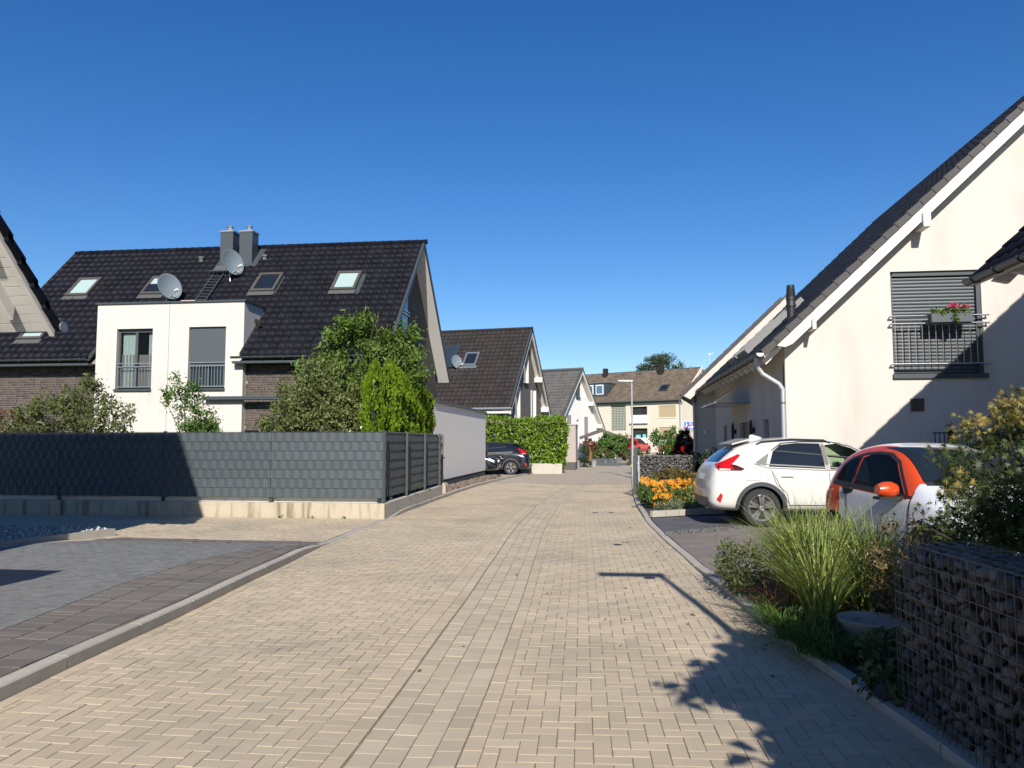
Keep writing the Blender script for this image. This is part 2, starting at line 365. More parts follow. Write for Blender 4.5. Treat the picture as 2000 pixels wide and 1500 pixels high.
def blades(name, parent, pts, n, length, width, m, rng, spread=.5, droop=.5, seg=5, kind=None):
    """curved grass blades growing from points"""
    pts = np.asarray(pts, float); B = pts[rng.integers(0, len(pts), n)] + np.c_[rng.normal(0, .04, (n, 2)), np.zeros(n)]
    az = rng.uniform(0, 2 * math.pi, n); L = length * rng.uniform(.55, 1.15, n); sp = np.abs(rng.normal(spread, spread * .5, n))
    D = np.stack([np.cos(az), np.sin(az), np.zeros(n)], 1); S = np.stack([-np.sin(az), np.cos(az), np.zeros(n)], 1); V = []
    dr = droop * rng.uniform(.3, 1.6, n)
    for k in range(seg + 1):
        t = k / seg; lean = (sp * t + dr * t ** 3)
        c = B + D * (L * lean * .6)[:, None]; c[:, 2] += L * (t - .38 * dr * t ** 3 - .15 * sp * t)
        w = width * (1 - t ** 2.2) * .5 + .0006; V += [c - S * w, c + S * w]
    V = np.stack(V, 1).reshape(-1, 3); st = 2 * (seg + 1); i = np.arange(n) * st; F = []
    for k in range(seg): F.append(np.stack([i + 2 * k, i + 2 * k + 1, i + 2 * k + 3, i + 2 * k + 2], 1))
    inv = np.array(world_of(parent).inverted()); V = V @ inv[:3, :3].T + inv[:3, 3]
    return obj_from(npmesh(name, V, np.concatenate(F), [m]), name, parent, world_of(parent), kind=kind)
def limbs(parent, base, tops, r0, name='trunk', seed=1, fork=.35):
    rng = random.Random(seed); b = Vector(base); mb = MB(); c = sum((Vector(t) for t in tops), Vector()) / len(tops)
    f = b.lerp(Vector((b.x * .7 + c.x * .3, b.y * .7 + c.y * .3, c.z)), fork)
    mb.tube([b, b.lerp(f, .5) + Vector((rng.uniform(-.03, .03), rng.uniform(-.03, .03), 0)), f], [r0, r0 * .85, r0 * .7], 8)
    for t in tops:
        t = Vector(t); m_ = f.lerp(t, .5) + Vector((rng.uniform(-.1, .1), rng.uniform(-.1, .1), rng.uniform(0, .15))) * (t - f).length * .6
        mb.tube([f, m_, t], [r0 * .55, r0 * .3, r0 * .08], 6)
    return mb.build(name, M['bark'], parent, smooth=True)
ICO = None
def stone_arrays(rng, s):
    """jittered icosahedron, 20 faces"""
    global ICO
    if ICO is None:
        bm = bmesh.new(); bmesh.ops.create_icosphere(bm, subdivisions=1, radius=1); ICO = (np.array([v.co[:] for v in bm.verts]), np.array([[v.index for v in f.verts] for f in bm.faces])); bm.free()
    V = ICO[0] * rng.uniform(.5, 1.25, (12, 1)) * np.array(s); q = Quaternion(rng.normal(size=4)).normalized().to_matrix()
    return V @ np.array(q).T, ICO[1]
def gs(y):
    t = min(max((y - 45) / 50, 0), 1); return .6 * t * t * (3 - 2 * t)

# ================================================================== ground, road, paving
YS = np.linspace(0, 100, 1001)
def curve(pts, sm=18):
    p = np.array(pts); v = np.interp(YS, p[:, 1], p[:, 0]); k = np.hanning(2 * sm + 1); k /= k.sum()
    vp = np.concatenate([v[0] + (v[0] - v[sm:0:-1]), v, v[-1] + (v[-1] - v[-2:-sm - 2:-1])]); v = np.convolve(vp, k, 'valid')
    return lambda y: float(np.interp(y, YS, v))
Lk = curve([(-3.45, 0), (-3.81, 4.5), (-3.9, 5.6), (-4.07, 7.5), (-4.50, 11.8), (-4.65, 15.6), (-4.81, 19.9), (-4.87, 23.4), (-4.87, 28), (-4.7, 32.8), (-3.98, 40), (-3.04, 51), (-1.55, 58.6), (1.0, 70), (3.5, 80), (8, 100)])
Rk = curve([(2.22, 0), (1.73, 4.2), (1.60, 5.2), (1.42, 6.2), (1.14, 9.5), (.87, 13.5), (.74, 16), (.66, 20.6), (.74, 25.9), (.9, 32.6), (1.15, 40), (2.0, 51), (3.4, 60), (6, 70), (9, 80), (14, 100)])
Gl = curve([(-1.30, 0), (-1.38, 3.8), (-1.41, 5), (-1.47, 6.7), (-1.54, 8.5), (-1.68, 11.3), (-1.84, 14.7), (-1.93, 21), (-1.5, 32), (-.6, 44), (.97, 60), (4, 75), (9, 100)])
GW = .59
def slope(c, y): return (c(y + .3) - c(y - .3)) / .6
def zr(x, y):
    """road surface: shallow fall towards the central gutter plus slight settlement"""
    c = Gl(y) + GW / 2; d = min(abs(x - c), 2.4) / 2.4
    return -.045 * (1 - d) + .006 * math.sin(x * 1.7 + y * .6) + .005 * math.sin(y * 1.9 - x) - .006 + gs(y)

ground_v = []; ground_f = []
gx = [-900, -300, -120, -60, -30, -15, 0, 15, 30, 60, 120, 300, 900]; gy = [-300, -100, -30, 0, 20, 45, 55, 65, 75, 85, 95, 120, 200, 400, 900, 1600]
for y in gy:
    for x in gx: ground_v.append((x, y, gs(y) - .12))
for j in range(len(gy) - 1):
    for i in range(len(gx) - 1): a = j * len(gx) + i; ground_f.append((a, a + 1, a + 1 + len(gx), a + len(gx)))
MB().add(ground_v, ground_f).build('ground', M['ground'], kind='structure')

# road bed: joint sand under the pavers near, plain paving texture far off
FARY = 31.0
bed = MB(); far = MB(); prev = None
for y in np.concatenate([np.arange(-1, FARY, .5), np.arange(FARY, 100, 1.0)]):
    y = float(y); yy = max(y, 0); a, b, g0 = Lk(yy), Rk(yy), Gl(yy)
    o = .0 if y >= FARY else -.005
    row = [(x, y, zr(x, yy) + o) for x in (*np.linspace(a, g0, 7)[:-1], g0, g0 + GW / 2, *np.linspace(g0 + GW, b, 7))]
    if prev:
        for i in range(14): (far if y > FARY else bed).quad(prev[i], prev[i + 1], row[i + 1], row[i])
    prev = row
    if abs(y - FARY) < .26: prev = [(p[0], p[1], p[2] + .004) for p in row]
road = bed.build('road', M['sand'], kind='structure')
far.build('far_road', M['roadfar'], kind='structure')

def clip(poly, a, b, c):
    """keep a*x+b*y>=c"""
    out = []
    for i in range(len(poly)):
        p, q = poly[i], poly[(i + 1) % len(poly)]; dp, dq = a * p[0] + b * p[1] - c, a * q[0] + b * q[1] - c
        if dp >= 0: out.append(p)
        if (dp >= 0) != (dq >= 0): t = dp / (dp - dq); out.append((p[0] + (q[0] - p[0]) * t, p[1] + (q[1] - p[1]) * t))
    return out
def area(p): return abs(sum(p[i][0] * p[(i + 1) % len(p)][1] - p[(i + 1) % len(p)][0] * p[i][1] for i in range(len(p)))) / 2
def paver_geo(poly, zf, dz, gap, ch=.002, hgt=.014, tilt=(0, 0)):
    n = len(poly); cx = sum(p[0] for p in poly) / n; cy = sum(p[1] for p in poly) / n
    if sum(poly[i][0] * poly[(i + 1) % n][1] - poly[(i + 1) % n][0] * poly[i][1] for i in range(n)) < 0: poly = poly[::-1]
    def inset(d):
        r = []
        for i in range(n):
            p0, p, p1 = Vector(poly[i - 1]), Vector(poly[i]), Vector(poly[(i + 1) % n])
            e0 = (p - p0); e1 = (p1 - p)
            if e0.length < 1e-6 or e1.length < 1e-6: r.append((p.x, p.y)); continue
            n0 = Vector((-e0.y, e0.x)).normalized(); n1 = Vector((-e1.y, e1.x)).normalized(); m = n0 + n1
            k = d / max(.35, 1 + n0.dot(n1)); r.append((p.x + m.x * k, p.y + m.y * k))
        return r
    e = inset(gap); t = inset(gap + ch)
    def z(p): return zf(p[0], p[1]) + dz + tilt[0] * (p[0] - cx) + tilt[1] * (p[1] - cy)
    V = [(p[0], p[1], z(p)) for p in t] + [(p[0], p[1], z(p) - ch) for p in e] + [(p[0], p[1], z(p) - hgt) for p in e]
    F = [tuple(range(n))]
    for i in range(n):
        j = (i + 1) % n; F += [(n + i, n + j, j, i), (2 * n + i, 2 * n + j, n + j, n + i)]
    return V, F, (cx, cy)
def visible(x, y, z=0):
    d = Vector((x, y, z)) - cam.location; f = Vector((-math.sin(R(7.2)), math.cos(R(7.2)), 0)); r = Vector((math.cos(R(7.2)), math.sin(R(7.2)), 0))
    k = d.dot(f); return k > .5 and abs(d.dot(r)) / k < .67 and (-d.z) / k < .43
prng = random.Random(5)
def lay(polys, parent, m, zf, nparts, name, gap=.0027, jit=.0007, ch=.0008):
    """polys: list of outlines; the nearest nparts become objects, the rest one field"""
    items = []
    for p in polys:
        cx = sum(q[0] for q in p) / len(p); cy = sum(q[1] for q in p) / len(p); items.append(((cx * cx + cy * cy) + (0 if visible(cx, cy) else 1e6), p))
    items.sort(key=lambda t: t[0]); V = []; F = []
    for k, (_, p) in enumerate(items):
        a, f, c = paver_geo(p, zf, prng.gauss(0, jit), gap * prng.uniform(.6, 1.6), ch, tilt=(prng.gauss(0, .005), prng.gauss(0, .005)))
        if k < nparts:
            me = bpy.data.meshes.new(name); z0 = zf(*c); me.from_pydata([(q[0] - c[0], q[1] - c[1], q[2] - z0) for q in a], [], f); me.materials.append(m)
            obj_from(me, name, parent, Matrix.Translation((c[0], c[1], z0)))
        else:
            o = len(V); V += a; F += [tuple(i + o for i in g) for g in f]
    if V:
        me = bpy.data.meshes.new(name + '_field'); me.from_pydata(V, [], F); me.materials.append(m)
        obj_from(me, name + '_field', parent, Matrix.Identity(4), kind='stuff')
def herringbone(x0, x1, y0, y1, rot, inside, a=.1, org=(0, 0)):
    """90 degree herringbone clipped by inside(poly) -> poly or None"""
    out = []; c, s_ = math.cos(rot), math.sin(rot); ex = max(abs(x0 - org[0]), abs(x1 - org[0])); ey = max(abs(y0 - org[1]), abs(y1 - org[1])); r = int(math.hypot(ex, ey) / a) + 6
    for j in range(-r, r):
        for k in range(-r // 4 - r // 4, r // 2):
            for X, w, h in ((j + 4 * k, 2, 1), (j + 3 + 4 * k, 1, 2)):
                q = [(X, j), (X + w, j), (X + w, j + h), (X, j + h)]
                cx, cy = (X + w / 2) * a, (j + h / 2) * a; wx, wy = org[0] + cx * c - cy * s_, org[1] + cx * s_ + cy * c
                if not (x0 - .2 < wx < x1 + .2 and y0 - .2 < wy < y1 + .2): continue
                p = [(org[0] + x * a * c - y * a * s_, org[1] + x * a * s_ + y * a * c) for x, y in q]
                p = inside(p, wx, wy)
                if p and len(p) > 2 and area(p) > .0006: out.append(p)
    return out
def right_of(p, cur, y, off=0):   # keep x >= cur(y)+off
    m = slope(cur, y); return clip(p, 1, -m, cur(y) + off - m * y)
def left_of(p, cur, y, off=0):
    m = slope(cur, y); return clip(p, -1, m, -(cur(y) + off) + m * y)
Y0 = 2.6
def f_left(p, x, y):
    p = right_of(p, Lk, y, .10)
    if len(p) > 2: p = left_of(p, Gl, y, -.29)
    return p if len(p) > 2 else None
def f_right(p, x, y):
    p = right_of(p, Gl, y, GW + .11)
    if len(p) > 2: p = left_of(p, Rk, y, -.11)
    return p if len(p) > 2 else None
def strip(cur, o0, o1, ln, y0, y1, var=0.0, phase=0.0):
    out = []; y = y0 + phase
    while y < y1:
        l = ln * (1 + prng.uniform(-var, var)); e = y + l; m0, m1 = slope(cur, y), slope(cur, e)
        out.append([(cur(y) + o0, y - o0 * m0), (cur(y) + o1, y - o1 * m0), (cur(e) + o1, e - o1 * m1), (cur(e) + o0, e - o0 * m1)]); y = e
    return out
field = herringbone(-5.2, -1.2, Y0, FARY, R(2.5), f_left, org=(-3, 10)) + herringbone(-1.2, 2.2, Y0, FARY, R(2.0), f_right, org=(0, 10))
edge = strip(Lk, .0, .10, .2, Y0, FARY) + strip(Rk, -.11, 0, .2, Y0, FARY, phase=.07) + strip(Gl, -.29, -.11, .1, Y0, FARY) + strip(Gl, -.11, 0, .2, Y0, FARY, phase=.05) + strip(Gl, GW, GW + .11, .2, Y0, FARY)
lay(field + edge, road, M['paver'], zr, 300, 'paver')
rows = []
for i in range(4): rows += strip(Gl, (.012 if i == 0 else .006) + i * .1465, .006 + (i + 1) * .1465 - (.006 if i == 3 else 0), .185, Y0, FARY, .14, prng.random() * .15)
lay(rows, road, M['gutterslab'], zr, 120, 'gutter_slab', gap=.003)
# small utility covers let into the right lane
for i, (x, y, lb) in enumerate(((.47, 9.6, 'shut-off cover'), (.12, 12.6, 'shut-off cover'), (-.35, 18.4, 'cover'), (.02, 18.4, 'cover'))):
    mb = MB(); mb.lathe((x, y, zr(x, y) + .006), [(.001, 0), (.07, 0), (.075, -.02)], 12); mb.build('shut_off_cover', M['plastic'], road)

# kerbs
kl = thing('left_kerb', 'pale concrete kerb with raised dark face along the left of the road', 'kerb', frame((-4.3, 10, 0)))
def kerb_h(y): return .095 if y < 10.8 else (.095 - .085 * min((y - 10.8) / 1.2, 1) if y < 16.2 else .01 + .08 * min((y - 16.2) / 1.2, 1))
y = 2.2
while y < 34:
    ln = 1.0 if y < 10 or y > 17 else .5; a = y + .006; b = y + ln - .006; mb = MB()
    ha, hb = kerb_h(a), kerb_h(b); V = []
    for yy, h in ((a, ha), (b, hb)):
        x = Lk(yy); z = zr(x, yy); V += [(x - .115, yy, z - .06), (x - .003, yy, z - .06), (x - .003, yy, z + h - .012), (x - .015, yy, z + h), (x - .115, yy, z + h)]
    mb.add(V, [(0, 1, 6, 5), (1, 2, 7, 6), (2, 3, 8, 7), (3, 4, 9, 8), (4, 0, 5, 9), (4, 3, 2, 1, 0), (5, 6, 7, 8, 9)]); mb.build('kerbstone', M['kerb'], kl); y += ln
kr = thing('right_kerb', 'low concrete kerb along planting and parking bays on the right', 'kerb', frame((1.2, 10, 0)))
y = 2.4
while y < 34:
    a = y + .006; b = y + .994; V = []; mb = MB()
    for yy in (a, b):
        x = Rk(yy); z = zr(x, yy); h = .055 if (yy < 9.6 or yy > 16.8) else .022; V += [(x + .115, yy, z - .06), (x + .003, yy, z - .06), (x + .003, yy, z + h - .01), (x + .012, yy, z + h), (x + .115, yy, z + h)]
    mb.add(V, [(0, 1, 6, 5), (1, 2, 7, 6), (2, 3, 8, 7), (3, 4, 9, 8), (4, 0, 5, 9), (4, 3, 2, 1, 0), (5, 6, 7, 8, 9)]); mb.build('kerbstone', M['kerb'], kr); y += 1.0
MBk = MB()
yy = 34.0
while yy < 60:
    a, b = yy, yy + 2
    for c, s_ in ((Lk, -1), (Rk, 1)):
        MBk.prism([(c(a), a, zr(c(a), a) - .05), (c(a) + .12 * s_, a, zr(c(a), a) - .05), (c(a) + .12 * s_, a, zr(c(a), a) + .07), (c(a), a, zr(c(a), a) + .07)], (c(b) - c(a), b - a, gs(b) - gs(a)))
    yy += 2
MBk.build('far_kerb', M['kerb'], kind='structure')

# ---- left: side lane in beige pavers, grey driveway with brown setts
def zl(x, y):
    t = min(max((y - 10.6) / 1.6, 0), 1); return .088 * (1 - t * t * (3 - 2 * t)) + .012 - .002
lane = MB(); lane.add([(-30, 12.0, .0), (-4.7, 12.0, .0), (-4.65, 15.86, .0), (-30, 15.86, .0)], [(0, 1, 2, 3)])
lane = lane.build('side_lane', M['sand'], kind='structure')
def bback(x): return 12.15 + (x + 4.6) * -.04
def f_lane(p, x, y):
    m = slope(Lk, y); p = clip(p, -1, m, -(Lk(y) - .125) + m * y)
    if len(p) > 2: p = clip(p, .04, 1, bback(0) + .0)
    if len(p) > 2: p = clip(p, 0, -1, -15.85)
    return p if len(p) > 2 else None
def zlane(x, y): return .004 + zl(x, y) * .4
lay(herringbone(-17, -4.5, 12.0, 15.9, R(4), f_lane, org=(-9, 14)), lane, M['paver'], zlane, 0, 'lane_paver')
def inner(y): return float(np.interp(y, [0, 5.8, 7.8, 9.5, 11.0, 11.9], [-4.55, -4.92, -5.24, -5.32, -5.1, -4.75]))
dvb = MB(); n = 24
for i in range(n):
    a, b = 1.5 + i * (12.3 - 1.5) / n, 1.5 + (i + 1) * (12.3 - 1.5) / n
    dvb.quad((-16, a, zl(0, a) - .006), (Lk(a) - .11, a, zl(0, a) - .006), (Lk(b) - .11, b, zl(0, b) - .006), (-16, b, zl(0, b) - .006))
drive = dvb.build('driveway', M['sand'], kind='structure')
setts = []
for k in range(3):
    y = 2.2 + k * .1
    while y < 11.9:
        l = (.205, .205, .105)[k]; e = min(y + l, 11.95)
        q = [(Lk(t) - .118 + (inner(t) - Lk(t) + .118) * (k + d) / 3, t) for d, t in ((.03, y), (.03, e), (.97, e), (.97, y))]; setts.append(q); y = e
bk = []
for r in range(3):
    x = -8.6 + .1 * r
    while x < -4.75:
        e = x + .3; yb = bback(x) - .02 - r * .2; bk.append([(x, yb - .2), (e, yb - .2), (e, yb), (x, yb)]); x = e
lay(setts + bk, drive, M['brown'], zl, 220, 'brown_sett', gap=.004, jit=.0015)
def f_drive(p, x, y):
    yi = y; m = (inner(yi + .2) - inner(yi - .2)) / .4; p = clip(p, -1, m, -inner(yi) + m * yi)
    if len(p) > 2: p = clip(p, -.04, -1, -(bback(0) - .64))
    if len(p) > 2: p = clip(p, 1, -.26, -8.75 - .26 * 10.4)
    return p if len(p) > 2 else None
lay(herringbone(-11.5, -4.5, 3.0, 11.8, R(-6), f_drive, org=(-7, 8)), drive, M['greypav'], zl, 200, 'grey_paver', gap=.0026)
def f_path(p, x, y):
    p = clip(p, -1, .26, 8.77 + .26 * 10.4)
    if len(p) > 2: p = clip(p, 1, -.26, -9.05 - .26 * 10.4)
    if len(p) > 2: p = clip(p, -.04, -1, -(bback(0) - .01))
    return p if len(p) > 2 else None
lay(herringbone(-11, -8, 6.0, 12.4, R(-12), f_path, org=(-9, 10)), drive, M['paver'], zl, 0, 'path_paver')
# gravel bed with edging stone
ed = MB(); ed.prism([(-9.12, 10.4, .0), (-9.06, 10.4, .0), (-9.06, 10.4, .15), (-9.12, 10.4, .15)], (.55, 2.1, -.02)); ed.prism([(-9.12 - .55, 8.3, .0), (-9.06 - .55, 8.3, .0), (-9.06 - .55, 8.3, .15), (-9.12 - .55, 8.3, .15)], (.55, 2.1, 0))
gravelbed = thing('gravel_bed', 'light grey gravel bed with low edging stone beside the grey driveway', 'gravel bed', frame((-9.5, 11, 0)))
ed.build('edging_stone', M['kerb'], gravelbed)
rng = np.random.default_rng(4); Vs = []; Fs = []
for i in range(2600):
    y = rng.uniform(8.4, 12.5); x = -9.14 + (y - 10.4) * .262 - rng.uniform(0, 3.0) ** 1.3; s = rng.uniform(.015, .034)
    V, F = stone_arrays(rng, (s, s * rng.uniform(.6, 1), s * .7)); h = .11 + .06 * min(-(x - (-9.14 + (y - 10.4) * .262)) / .5, 1)
    Fs.append(F + 12 * len(Vs)); Vs.append(V + np.array([x, y, h + rng.uniform(-.02, .02)]))
obj_from(npmesh('gravel', np.concatenate(Vs), np.concatenate(Fs), [M['gravel']]), 'gravel', gravelbed, Matrix.Identity(4), kind='stuff')
MB().box(-13, -9.2, 8.4, 12.5, -.05, .11).build('gravel_base', M['gravel'], gravelbed)

# ---- right: soil bed, parking bays
bedm = MB(); pv = None
for y in np.arange(2.5, 34.5, .5):
    y = float(y); zz = .004 if 9.4 < y < 18.2 else .035; row = [(Rk(y) + .1, y, zz), (Rk(y) + 2.2, y, zz), (14, y, zz - .01)]
    if pv:
        for i in range(2): bedm.quad(pv[i], pv[i + 1], row[i + 1], row[i])
    pv = row
bedm.build('planting_soil', M['soil'], kind='structure')
def zp(x, y): return .026
park = MB(); park.add([(Rk(9.9) + .118, 9.9, .016), (7.5, 11.5, .016), (7.5, 17.3, .016), (4.6, 17.3, .016), (2.4, 17.3, .016), (Rk(16.6) + .118, 16.6, .016)], [(0, 1, 2, 3, 4, 5)])
park = park.build('parking_bay', M['sand'], kind='structure')
def bay(rot, org, a, b, inside):
    out = []; c, s_ = math.cos(rot), math.sin(rot)
    for j in range(-60, 60):
        for k in range(-30, 30):
            X = k * a + (.5 * a if j % 2 else 0); Yq = j * b; q = [(X, Yq), (X + a, Yq), (X + a, Yq + b), (X, Yq + b)]
            p = [(org[0] + x * c - y * s_, org[1] + x * s_ + y * c) for x, y in q]; p = inside(p, sum(t[0] for t in p) / 4, sum(t[1] for t in p) / 4)
            if p and len(p) > 2 and area(p) > .002: out.append(p)
    return out
s1 = .80; s2 = .70      # strip lines y = c + s*(x-.87)
def poly_clip(p, planes):
    for a, b, c in planes:
        if len(p) < 3: return None
        p = clip(p, a, b, c)
    return p if len(p) > 2 else None
def rightk(y): m = slope(Rk, y); return (1, -m, Rk(y) + .12 - m * y)
lay(bay(R(36), (2, 16), .6, .2, lambda p, x, y: poly_clip(p, [rightk(y), (-s1, 1, -s1 * .87 + 14.02), (s2, -1, s2 * .76 - 16.52), (-1, 0, -7.4), (0, -1, -17.25)])), park, M['darkslab'], zp, 120, 'dark_slab', gap=.004)
lay(bay(R(36), (2, 12), .6, .2, lambda p, x, y: poly_clip(p, [rightk(y), (s1, -1, s1 * .87 - 13.55), (-.25, 1, 9.9 - .25 * 1.2), (-1, 0, -7.4)])), park, M['taupeslab'], zp, 120, 'taupe_slab', gap=.004)
Vs = []; Fs = []
for i in range(1500):
    x = rng.uniform(.95, 5.2); y = 13.79 + s1 * (x - .87) + rng.uniform(-.22, .22); s = rng.uniform(.012, .028)
    V, F = stone_arrays(rng, (s, s, s * .7)); Fs.append(F + 12 * len(Vs)); Vs.append(V + np.array([x, y, .024]))
obj_from(npmesh('gravel_strip', np.concatenate(Vs), np.concatenate(Fs), [M['stonedark']]), 'gravel_strip', park, Matrix.Identity(4), kind='stuff')
be = thing('bed_edging', 'pale stone edging between flower bed and parking bay', 'edging', frame((1.6, 17.2, 0)))
for i in range(6):
    x = .90 + i * .30; y = 16.66 + s2 * (x - .76); MB().prism([(x, y, .03), (x + .29, y + .29 * s2, .03), (x + .29 - .05, y + .29 * s2 + .07, .03), (x - .05, y + .07, .03)], (0, 0, .13)).build('edging_stone', M['kerb'], be)
MB().prism([(-6.0, 26, .0), (Lk(26) - .13, 26, .0), (Lk(35) - .13, 35, .0), (-6.0, 35.2, .0)], (0, 0, .015)).build('garage_verge', M['soil'], kind='structure')
MB().prism([(-12, 35.2, -.03), (Lk(35.2) - .1, 35.2, -.03), (Lk(40.5) - .1, 40.5, -.03), (-12, 40.5, -.03)], (0, 0, .04)).build('car_forecourt', M['roadfar'], kind='structure')

# ================================================================== fence on concrete wall (left)
fw_ = thing('concrete_garden_wall', 'stained low concrete wall under the dark privacy fence', 'wall', frame((-4.75, 15.9, 0)))
MB().box(-26, -4.72, 15.88, 16.1, -.1, .33).build('front_wall', M['concrete'], fw_, bevel=.012)
sw = MB(); sw.add([(-4.94, 16.1, -.1), (-4.72, 16.1, -.1), (-4.92, 22.5, -.1), (-5.14, 22.5, -.1), (-4.94, 16.1, .328), (-4.72, 16.1, .328), (-4.92, 22.5, .345), (-5.14, 22.5, .345)],
                  [(0, 3, 2, 1), (4, 5, 6, 7), (0, 1, 5, 4), (1, 2, 6, 5), (2, 3, 7, 6), (3, 0, 4, 7)]); sw.build('side_wall', M['concrete2'], fw_)
MB().box(-26, -4.95, 16.12, 16.32, .2, .44).build('cap_strip', M['white'], fw_)
def fence(name, label, fr, length, panels, z0, woven=True, rows=7, side=False):
    """double rod mesh fence with woven plastic strips; local x along the fence, -y towards the viewer"""
    t = thing(name, label, 'fence', fr); rh = .2; pw = length / panels
    n = int(pw / .05)
    V = []; F = []                                       # one wavy strip, shared by all
    k = n * 2
    for i in range(k + 1):
        x = pw * i / k; ph = 2 * math.pi * x / .2; d = .0055 * max(-1, min(1, 2.2 * math.sin(ph)))
        V += [(x, d, .003), (x, d, rh - .002)]
    for i in range(k): F.append((2 * i, 2 * i + 2, 2 * i + 3, 2 * i + 1))
    me = npmesh('privacy_strip', V, F, [M['fence']])
    for p in range(panels):
        for r in range(rows):
            off = prng.choice((0, 0, .05, .1)) ; mw = fr @ Matrix.Translation((p * pw, 0, z0 + r * rh)) 
            obj_from(me, 'privacy_strip', t, mw @ Matrix.Rotation(0 if (r + p) % 2 else R(180), 4, 'Z') @ Matrix.Translation((0 if (r + p) % 2 else -pw, 0, 0)))
        mb = MB(fr)
        for i in range(n + 1): x = p * pw + pw * i / n; mb.bar((x, 0, z0 - .02), (x, 0, z0 + rows * rh + .02), .007)
        for r in range(rows + 1):
            z = z0 + r * rh
            for s in (-.009, .009): mb.bar((p * pw, s, z), (p * pw + pw, s, z), .006)
        mb.build('rod_mesh', M['rod'], t)
    for p in range(panels + 1):
        mb = MB(fr); x = p * pw; y0 = -.075 if side else .02
        mb.box(x - .03, x + .03, y0, y0 + .05, z0 - .15, z0 + rows * rh + .03); mb.box(x - .045, x + .045, -.05, .09, z0 - .14, z0 - .10); mb.build('post', M['anthracite'], t)
    return t
fence('privacy_fence', 'long dark grey privacy strip fence facing the lane', frame((-19.8, 15.98, 0)), 15.0, 6, .44)
ang = math.atan2(6.35, -.2)
fence('side_privacy_fence', 'dark mesh fence along the road below the clipped conifers', frame((-4.83, 16.06, 0), ang), 6.3, 3, .44, side=True)
g = thing('garden_gate', 'narrow dark metal gate beside the white garage', 'gate', frame((-5.1, 23.0, 0)))
MB().box(-5.20, -5.12, 22.66, 22.74, .2, 1.86).build('gate_post', M['anthracite'], g)
MB().box(-5.18, -5.10, 23.34, 23.42, .35, 1.86).build('gate_post', M['zincdark'], g)
for y in np.arange(22.78, 23.3, .06): MB().box(-5.17, -5.155, y, y + .045, .38, 1.8).build('gate_slat', M['anthracite'], g)
for z in (.4, .75, 1.1, 1.45, 1.78): MB().box(-5.15, -5.13, 22.75, 23.33, z, z + .02).build('gate_rail', M['anthracite'], g)
MB().lathe((-5.06, 23.3, 1.15), [(.001, -.03), (.022, -.03), (.022, .03), (.001, .03)], 8, 'x').build('gate_knob', M['chrome'], g)
MB().prism([(-5.32, 23.2, 0), (-4.98, 23.2, 0), (-4.98, 23.2, .3), (-5.02, 23.2, .38), (-5.25, 23.2, .38), (-5.32, 23.2, .3)], (0, .4, 0)).build('post_foot', M['concrete'], g)

# ================================================================== white garage
gar = thing('white_garage', 'flat-roofed white rendered garage with dark plinth beside the gate', 'garage', frame((-5.7, 30, 0)))
MB().box(-9.0, -5.68, 24.6, 35.2, .34, 2.93).build('wall', M['white'], gar); MB().box(-8.98, -5.70, 24.62, 35.18, -.1, .345).build('plinth', M['plinth'], gar)
MB().box(-9.05, -5.62, 24.55, 35.26, 2.93, 3.03).build('roof_edge', M['anthracite'], gar)
rng = np.random.default_rng(8); Vs = []; Fs = []
for i in range(1800):
    y = rng.uniform(23.7, 34.2); w = Lk(y) - .14 + 5.66; 
    x = -5.66 + rng.uniform(0, 1) * w; s = rng.uniform(.02, .06); V, F = stone_arrays(rng, (s, s, s * .8)); Fs.append(F + 12 * len(Vs)); Vs.append(V + np.array([x, y, .03 + .12 * math.sin(math.pi * (x + 5.66) / w) + rng.uniform(-.02, .02)]))
tag(obj_from(npmesh('lava_gravel', np.concatenate(Vs), np.concatenate(Fs), [M['lava']]), 'lava_gravel', None, Matrix.Identity(4)), 'brown lava gravel heaped along the white garage plinth', 'gravel', kind='stuff')

# ================================================================== left double house
LH = thing('double_house', 'two-family house with black tiled roof, brick walls and white bay', 'house', frame((-15, 25.5, 0)))
EY, EZ, RY, RZ = 24.92, 4.60, 30.0, 9.72
SL = math.hypot(RY - EY, RZ - EZ); cs, sn = (RY - EY) / SL, (RZ - EZ) / SL
X0, X1 = -22.75, -7.40
bw = MB(); wall_holes(bw, (-22.3, 25.5, 0), (1, 0, 0), 14.4, 0, 4.75, [(9.65, 12.3, .9, 2.03)], .12, (0, 1, 0)); bw.build('mortar_wall', M['mortar'], LH)
brick_wall(LH, (-22.3, 25.5, 1.2), 4.1, 0, 3.35, nparts=170, seed=3)
brick_wall(LH, (-12.63, 25.5, 1.2), 4.72, 0, 3.35, holes=[(0, 2.6, -.1, .83)], nparts=130, seed=4)
MB().box(-12.65, -10.0, 25.6, 25.64, .9, 2.03).build('roller_shutter', M['shutter'], LH)
gy = 1.0
for nm, x, mt in (('gable_wall', -7.9, 'brickfar'), ('far_gable_wall', -22.3, 'brickfar')):
    MB().add([(x, 25.5, 0), (x, 34.5, 0), (x, 34.5, 4.95), (x, 30, 9.5), (x, 25.5, 4.95)], [(0, 1, 2, 3, 4)]).build(nm, M[mt], LH)
MB().box(-22.3, -7.9, 34.45, 34.5, 0, 4.9).build('rear_wall', M['mortar'], LH)
